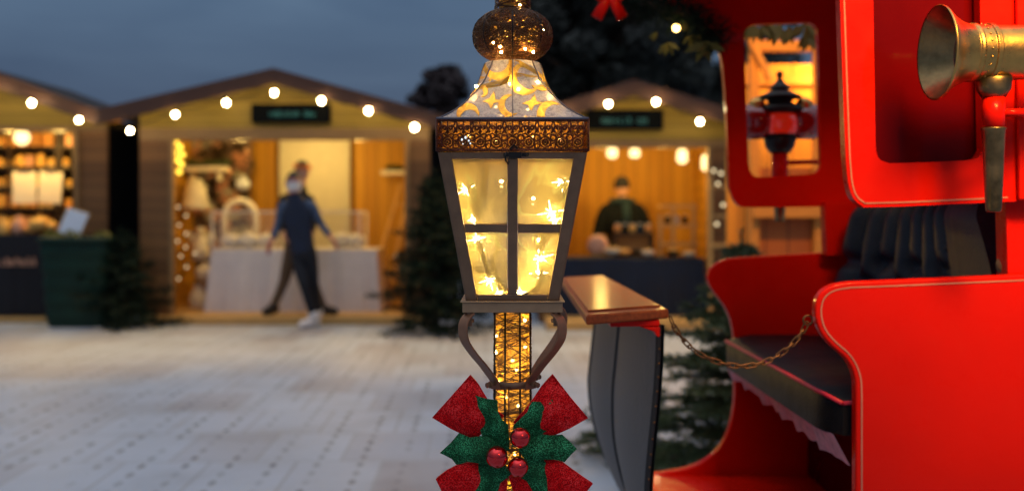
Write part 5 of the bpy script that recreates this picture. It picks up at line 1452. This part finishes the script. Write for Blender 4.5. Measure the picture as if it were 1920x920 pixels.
q.grid(rows, closed_u=True); q.add(rows[0], [(0, 1, 2, 3)]); q.add(rows[-1], [(0, 1, 2, 3)]); q.build('hood_roof', M['red'], sl)
# dashboard at the front: top board, grey apron
bt = [P(1048, 519, 3.02), P(1131, 513, 3.12), P(1254, 577, 2.05), P(1099, 590, 1.93)]
zb = 1.028
bt = [Vector((p.x, p.y, zb)) for p in bt]
q = MB(); q.prism(bt, (0, 0, -.020)); bd = q.build('dash_board', M['board'], sl, bevel=.005, seg=3)
q = MB(); c_ = sum(bt, Vector()) / 4
q.prism([c_ + (p - c_) * .90 + Vector((0, 0, .0)) for p in bt], (0, 0, .004)); q.build('inlay', M['board'], bd, bevel=.002)
q = MB(); q.prism([Vector((.20, 2.02, zb - .0215)), Vector((.302, 2.035, zb - .0215)), Vector((.305, 2.08, zb - .0215)), Vector((.22, 2.95, zb - .0215)), Vector((.17, 2.95, zb - .0215))], (0, 0, -.012)); q.prism([Vector((.262, 2.03, zb - .035)), Vector((.302, 2.03, zb - .035)), Vector((.302, 2.03, zb - .055)), Vector((.296, 2.03, zb - .055)), Vector((.290, 2.03, zb - .044))], (0, .04, 0)); q.build('board_bearer', M['red'], sl, bevel=.002)
cr_ = catmull(pxs([(1235, 608), (1233, 680), (1227, 760), (1218, 850), (1213, 920), (1214, 1010), (1232, 1100)], 2.06), 6)
cm_ = catmull(pxs([(1162, 606), (1155, 680), (1150, 740), (1152, 815), (1164, 880), (1180, 930), (1196, 965)], 2.55), 6)
cl_ = catmull(pxs([(1117, 600), (1109, 670), (1105, 720), (1112, 780), (1130, 840), (1155, 892), (1180, 925)], 3.0), 6)
q = MB(); rows = []
for a, b_, c in zip(cl_, cm_, cr_):
    row = []
    for k in range(17):
        f = k / 16; p = a.lerp(b_, f * 2) if f < .5 else b_.lerp(c, f * 2 - 1)
        row.append(p + Vector((-.014 * abs(math.sin(f * 2 * math.pi)), 0, 0)))
    rows.append(row)
q.grid(rows); q.grid([[p + Vector((.012, 0, 0)) for p in r] for r in rows])
ap = q.build('dash_apron', M['apron'], sl, smooth=True, fixn=False)
for cc in (cl_, cm_, cr_):
    q = MB(); q.tube(cc, .0062, 8); q.build('apron_seam', M['seam'], ap, smooth=True)
q = MB()
for i, p in enumerate(cr_):
    if i % 2 == 0: q.ball(p + Vector((.002, -.0065, 0)), .0028, 6)
q.build('tacks', M['chain'], ap, smooth=True)
# near brass lamp
def sleigh_lamp_near():
    d_ = 1.85; o = P(1757, 99, d_); ax = o.copy(); L = lambda px: (px - 1757) / F * d_
    prof = [(.0870, -.002), (.0885, .0), (.0870, .003), (.074, .016), (.062, .032), (.055, .047), (.0525, .058), (.0545, .060), (.0545, .066), (.0515, .068), (.0515, .088), (.0545, .090), (.0545, .098), (.0505, .100), (.0505, .36), (.0, .36)]
    q = MB(); q.lathe(prof, o, 56, 'X', cap0=False); lp = q.build('side_lamp', M['brass'], sl, smooth=True, bevel=.001, angle=50)
    q = MB(); q.lathe([(.0850, -.001), (.071, .018), (.059, .034), (.048, .050), (.044, .056)], o, 56, 'X', cap0=False, cap1=False); q.build('flared_mouth', M['brass_dark'], lp, smooth=True)
    q = MB(); q.lathe([(.052, .046), (.049, .052), (.030, .046), (.001, .044)], o, 40, 'X', cap0=False); q.build('lens', M['lens_dark'], lp, smooth=True)
    q = MB()
    for k in range(22):
        a = k * 2 * math.pi / 22; q.ball(o + Vector((.079, .0518 * math.cos(a), .0518 * math.sin(a))), .0022, 6)
    q.build('rivets', M['brass'], lp, smooth=True)
    c = P(1863, 150, d_); q = MB(); rz = [(.012, .008), (.030, .006), (.0325, .0), (.030, -.018), (.021, -.032)]; q.lathe(rz[::-1], c, 24); q.build('cup', M['brass_dark'], lp, smooth=True)
    q = MB(); a, b_ = P(1863, 182, d_), P(1863, 243, d_); q.lathe([(.0198, b_.z), (.0198, a.z)], (a.x, a.y, 0), 28); q.build('red_sleeve', M['red'], lp, smooth=True)
    a, b_ = P(1863, 242, d_), P(1866, 396, d_); q = MB(); q.lathe([(.010, b_.z - .002), (.0135, b_.z), (.0140, b_.z + .006), (.0205, a.z - .002), (.0225, a.z), (.0205, a.z + .003)], (a.x, a.y, 0), 28); q.build('ferrule', M['brass_dark'], lp, smooth=True)
    q = MB(); a, b_ = P(1880, 212, d_), P(1985, 210, d_ + .14); q.tube([a, P(1915, 211, d_), b_], .0075, 8); q.tube([b_, b_ + Vector((0, .02, 0))], .016, 10); q.build('bracket', M['red'], lp, smooth=True)
sleigh_lamp_near()
def sleigh_lamp_far():
    d_ = 3.32; o = P(1462, 225, d_); s = d_ / F
    q = MB(); prof = [(.001, 92), (5, 90), (7, 84), (4, 78), (9, 70), (18, 62), (20, 58), (14, 56), (30, 48), (40, 44), (40, 40), (24, 38), (22, 32), (38, 26), (44, 20), (42, 16), (28, 14), (30, 6), (34, 0), (34, -18), (30, -30)]
    q.lathe([(r * s, h * s) for r, h in prof[::-1]], o, 32); lp = q.build('side_lamp', M['black_metal'], sl, smooth=True)
    q = MB(); q.lathe([(31 * s, -27 * s), (37 * s, -18 * s), (38.5 * s, -6 * s), (36 * s, 4 * s), (29 * s, 11 * s)], o, 32, cap0=False, cap1=False); q.build('lens', M['lens_red'], lp, smooth=True)
    for sg in (-1, 1):
        q = MB(); q.lathe([(20 * s, 0), (30 * s, 3 * s), (32 * s, 12 * s), (33 * s, 44 * s), (24 * s, 48 * s), (.001, 46 * s)], o + Vector((sg * 22 * s, 0, -4 * s)), 24, 'X')
        if sg < 0: q.v = [Vector((2 * (o.x - 22 * s) - p.x, p.y, p.z)) for p in q.v]
        q.build('drum', M['lens_red_dark'], lp, smooth=True)
        q = MB(); q.ball(o + Vector((sg * 44 * s, -.01, 26 * s)), 16 * s, 14); q.build('reflector', M['brass'], lp, smooth=True)
    q = MB(); q.lathe([(18 * s, -62 * s), (26 * s, -52 * s), (30 * s, -38 * s), (28 * s, -28 * s)], o, 24); q.build('cup', M['black_metal'], lp, smooth=True)
    q = MB(); q.lathe([(15 * s, -112 * s), (15 * s, -62 * s)], o, 20); q.build('red_sleeve', M['red'], lp, smooth=True)
    q = MB(); q.lathe([(9 * s, -190 * s), (14 * s, -112 * s)], o, 20); q.build('ferrule', M['brass_dark'], lp, smooth=True)
    q = MB(); q.tube([o + Vector((15 * s, 0, -80 * s)), o + Vector((90 * s, 0, -78 * s)), o + Vector((110 * s, -.16, -78 * s))], .008, 8); q.build('bracket', M['red'], lp, smooth=True)
sleigh_lamp_far()

# chain from dashboard to arm
ch = thing('chain', 'thin bronze chain hanging from the dashboard corner to the near arm', 'chain', P(1385, 680, 2.03))
path = catmull(pxs([(1257, 596), (1270, 622), (1300, 655), (1345, 678), (1395, 686), (1440, 676), (1478, 652), (1503, 624), (1513, 606)], 2.035), 24)
seg = [0]
for a, b_ in zip(path, path[1:]): seg.append(seg[-1] + (b_ - a).length)
LL = .0175; n = int(seg[-1] / LL); step = seg[-1] / n; proto = None
def along(s):
    for i in range(len(seg) - 1):
        if s <= seg[i + 1]:
            t = (s - seg[i]) / max(1e-9, seg[i + 1] - seg[i]); return path[i].lerp(path[i + 1], t)
    return path[-1]
for i in range(n):
    a, b_ = along(i * step), along((i + 1) * step); c = (a + b_) / 2; t = (b_ - a).normalized()
    if proto is None:
        q = MB(); og = ORIGIN[ch.name]; pts = []
        hl, hw = .0082, .0046
        for k in range(16):
            an = 2 * math.pi * k / 16; pts.append(og + Vector((math.cos(an) * hw + (hl if math.cos(an) > 0 else -hl), math.sin(an) * hw, 0)))
        q.tube(pts, .0016, 6, closed=True); lk = proto = q.build('link', M['chain'], ch, smooth=True)
    else:
        lk = proto.copy(); COL.objects.link(lk); lk.parent = ch
    lk.location = c - ORIGIN[ch.name]
    lk.rotation_mode = 'QUATERNION'; lk.rotation_quaternion = Vector((1, 0, 0)).rotation_difference(t) @ Matrix.Rotation((R(65) if i % 2 else R(-25)) + R(12 * math.sin(i)), 3, 'X').to_quaternion()
q = MB(); o = P(1515, 600, 2.035); q.tube([o + Vector((.0095 * math.cos(a), 0, .0095 * math.sin(a))) for a in [2 * math.pi * i / 16 for i in range(16)]], .0022, 8, closed=True); q.tube([o + Vector((.009, 0, 0)), o + Vector((.03, .0, 0))], .003, 8); q.build('eye_ring', M['chain'], ch, smooth=True)

# ------------------------------------------------------------------ garland on the hood
def garland(label, pts, r, n, seed, bows=(), bulbs=(), extra=None):
    t = thing('garland', label, 'garland', pts[len(pts) // 2]); rnd = random.Random(seed); path = catmull(pts, 10); q = MB()
    for i in range(len(path) - 1):
        a, b_ = path[i], path[i + 1]; dv = (b_ - a).normalized(); s = dv.orthogonal().normalized(); u = dv.cross(s)
        for _ in range(n):
            p = a.lerp(b_, rnd.random()); an = rnd.uniform(0, 6.28); o = (s * math.cos(an) + u * math.sin(an) + dv * rnd.uniform(-.5, .5)).normalized()
            l = r * rnd.uniform(.5, 1.15); e = p + o * l; w_ = o.orthogonal().normalized() * .0022
            for k in range(5):
                f = .25 + .75 * k / 4; c = p + o * l * f; sd = (o.cross(Vector((rnd.gauss(0, 1), rnd.gauss(0, 1), rnd.gauss(0, 1))))).normalized(); tip = c + (o * .6 + sd).normalized() * .030
                q.add([c - w_, c + w_, tip], [(0, 1, 2)])
    q.build('foliage', M['fir_dark'], t, fixn=False)
    q = MB(); q.tube(path, .010, 6); q.build('stem', M['bark'], t)
    for (px, py, d_) in bulbs:
        q = MB(); q.ball(P(px, py, d_), .011, 12); b_ = q.build('bulb', M['bulb_small'], t, smooth=True)
    for (px, py, d_, s) in bows:
        q = MB(); c = P(px, py, d_)
        for sg in (-1, 1):
            q.tube([c, c + Vector((sg * .035 * s, -.01, .024 * s)), c + Vector((sg * .058 * s, 0, .002 * s)), c + Vector((sg * .035 * s, .01, -.018 * s)), c], [.010 * s, .022 * s, .026 * s, .022 * s, .010 * s], 8, flat=.35)
            q.tube([c, c + Vector((sg * .02 * s, 0, -.04 * s)), c + Vector((sg * .045 * s, 0, -.085 * s))], [.010 * s, .018 * s, .020 * s], 8, flat=.3)
        q.ball(c, .016 * s, 10); q.build('ribbon', M['red'], t, smooth=True)
    if extra:
        q = MB()
        for (px, py, d_, s) in extra:
            c = P(px, py, d_)
            for k in range(5):
                an = rnd.uniform(0, 6.28); dv = Vector((math.cos(an) * .7, rnd.uniform(-.4, .4), -abs(math.sin(an)) - .3)).normalized(); sd = dv.cross(Vector((0, 1, 0))).normalized()
                q.add([c, c + dv * .03 * s + sd * .012 * s, c + dv * .062 * s, c + dv * .03 * s - sd * .012 * s], [(0, 1, 2, 3)])
        q.build('leaves', M['garland_leaf'], t, fixn=False)
    return t
garland('dark fir garland with red bow and amber bulb along the hood front', pxs([(1105, -30, 0), (1170, -2, 0), (1235, 22, 0), (1290, 30, 0), (1325, 62, 0), (1342, 85, 0)], 2.98) if False else [P(1105, -34, 3.02), P(1170, -8, 3.0), (P(1235, 14, 2.98)), P(1290, 28, 2.97), P(1322, 60, 2.97), P(1338, 86, 2.98)], .075, 16, 3,
        bows=[(1143, -12, 2.90, .85)], bulbs=[(1268, 53, 2.93)], extra=[(1322, 78, 2.93, 1.1), (1300, 66, 2.95, .7), (1252, 80, 2.96, .7), (1232, 60, 2.95, .5), (1284, 40, 2.93, .5)])
garland('leafy garland hanging above the far hood window', [P(1385, 36, 3.45), P(1440, 30, 3.45), P(1500, 34, 3.45), P(1560, 44, 3.45)], .05, 8, 4, extra=[(1412, 42, 3.40, 1.2), (1425, 48, 3.40, 1.0), (1462, 44, 3.40, 1.3), (1480, 48, 3.4, 1.1), (1512, 45, 3.40, 1.3), (1520, 60, 3.40, 1.2), (1446, 38, 3.4, .9)])

# ------------------------------------------------------------------ lit timber booth behind the sleigh
bo = thing('timber_booth', 'brightly lit orange timber booth behind the sleigh window', 'booth', (3.2, 6.6, 0))
X0 = P(1412, 0, 6.5).x
q = MB(); q.box((X0 + 1.1, 6.53, .76), (2.2, .05, 1.50)); q.build('front_boards', M['booth_boards'], bo)
q = MB(); q.box((X0 + 1.1, 7.30, 1.3), (2.2, .05, 2.0)); q.build('back_boards', M['booth_back'], bo)
q = MB()
for (py, h) in ((88, .07), (322, .06)): 
    z = P(0, py, 6.5).z
    if py < 200: q.box((X0 + 1.1, 6.48, z), (2.2, .07, h))
z1 = P(0, 146, 6.5).z; q.box((X0 + 1.1, 7.24, z1 + .08), (2.2, .06, .07))
q.build('rail', M['booth_rail'], bo, bevel=.004)
q = MB(); z2 = P(0, 398, 6.46).z; q.box((X0 + 1.1, 6.46, z2), (2.24, .12, .07)); q.build('counter_top', M['booth_rail'], bo, bevel=.004)
for px in (1412, 1532, 1700):
    q = MB(); x = P(px, 0, 6.5).x; q.box((x, 6.485, 1.2), (.06, .062, 2.4)); q.build('post', M['booth_rail'], bo, bevel=.004)
q = MB(); q.tube([P(1394, 46, 6.42), P(1444, 152, 6.42)], .025, 6); q.build('brace', M['booth_rail'], bo)
lamp('POINT', 'booth_lamp', (X0 + .75, 6.95, 2.25), 52, (1, .50, .10), .06)
lamp('SPOT', 'booth_front_lamp', (X0 - .2, 5.2, 2.9), 150, (1, .50, .10), .05, target=(X0 + .6, 6.6, 1.3), spot=80)
# warm market lamp over the visitor's right shoulder, falling on the hood
lamp('SPOT', 'market_floodlight', (1.1, .6, 2.9), 980, (1.0, .54, .10), .45, target=(1.08, 2.0, 1.78), spot=41, blend=1.0)
lamp('POINT', 'market_lamp', (-.3, 4.2, 3.4), 14, (1.0, .58, .22), .06)  # unseen light, added to lift the ground in mid square
lamp('SPOT', 'walkway_lamp', (1.2, -.3, 2.6), 40, (1.0, .56, .22), .30, target=(1.15, 2.0, .95), spot=62, blend=.9)  # unseen weaker spot, added to brighten the lower side panel

# ------------------------------------------------------------------ render settings
scene.view_settings.view_transform = 'Standard'; scene.view_settings.look = 'None'; scene.view_settings.exposure = 0
c_ = scene.cycles
c_.use_denoising = True; c_.max_bounces = 6; c_.diffuse_bounces = 3; c_.glossy_bounces = 4; c_.transmission_bounces = 5; c_.transparent_max_bounces = 12
c_.sample_clamp_indirect = 4; c_.sample_clamp_direct = 0; c_.caustics_reflective = False; c_.caustics_refractive = False
c_.use_adaptive_sampling = True; c_.adaptive_threshold = .01
bpy.context.view_layer.update()
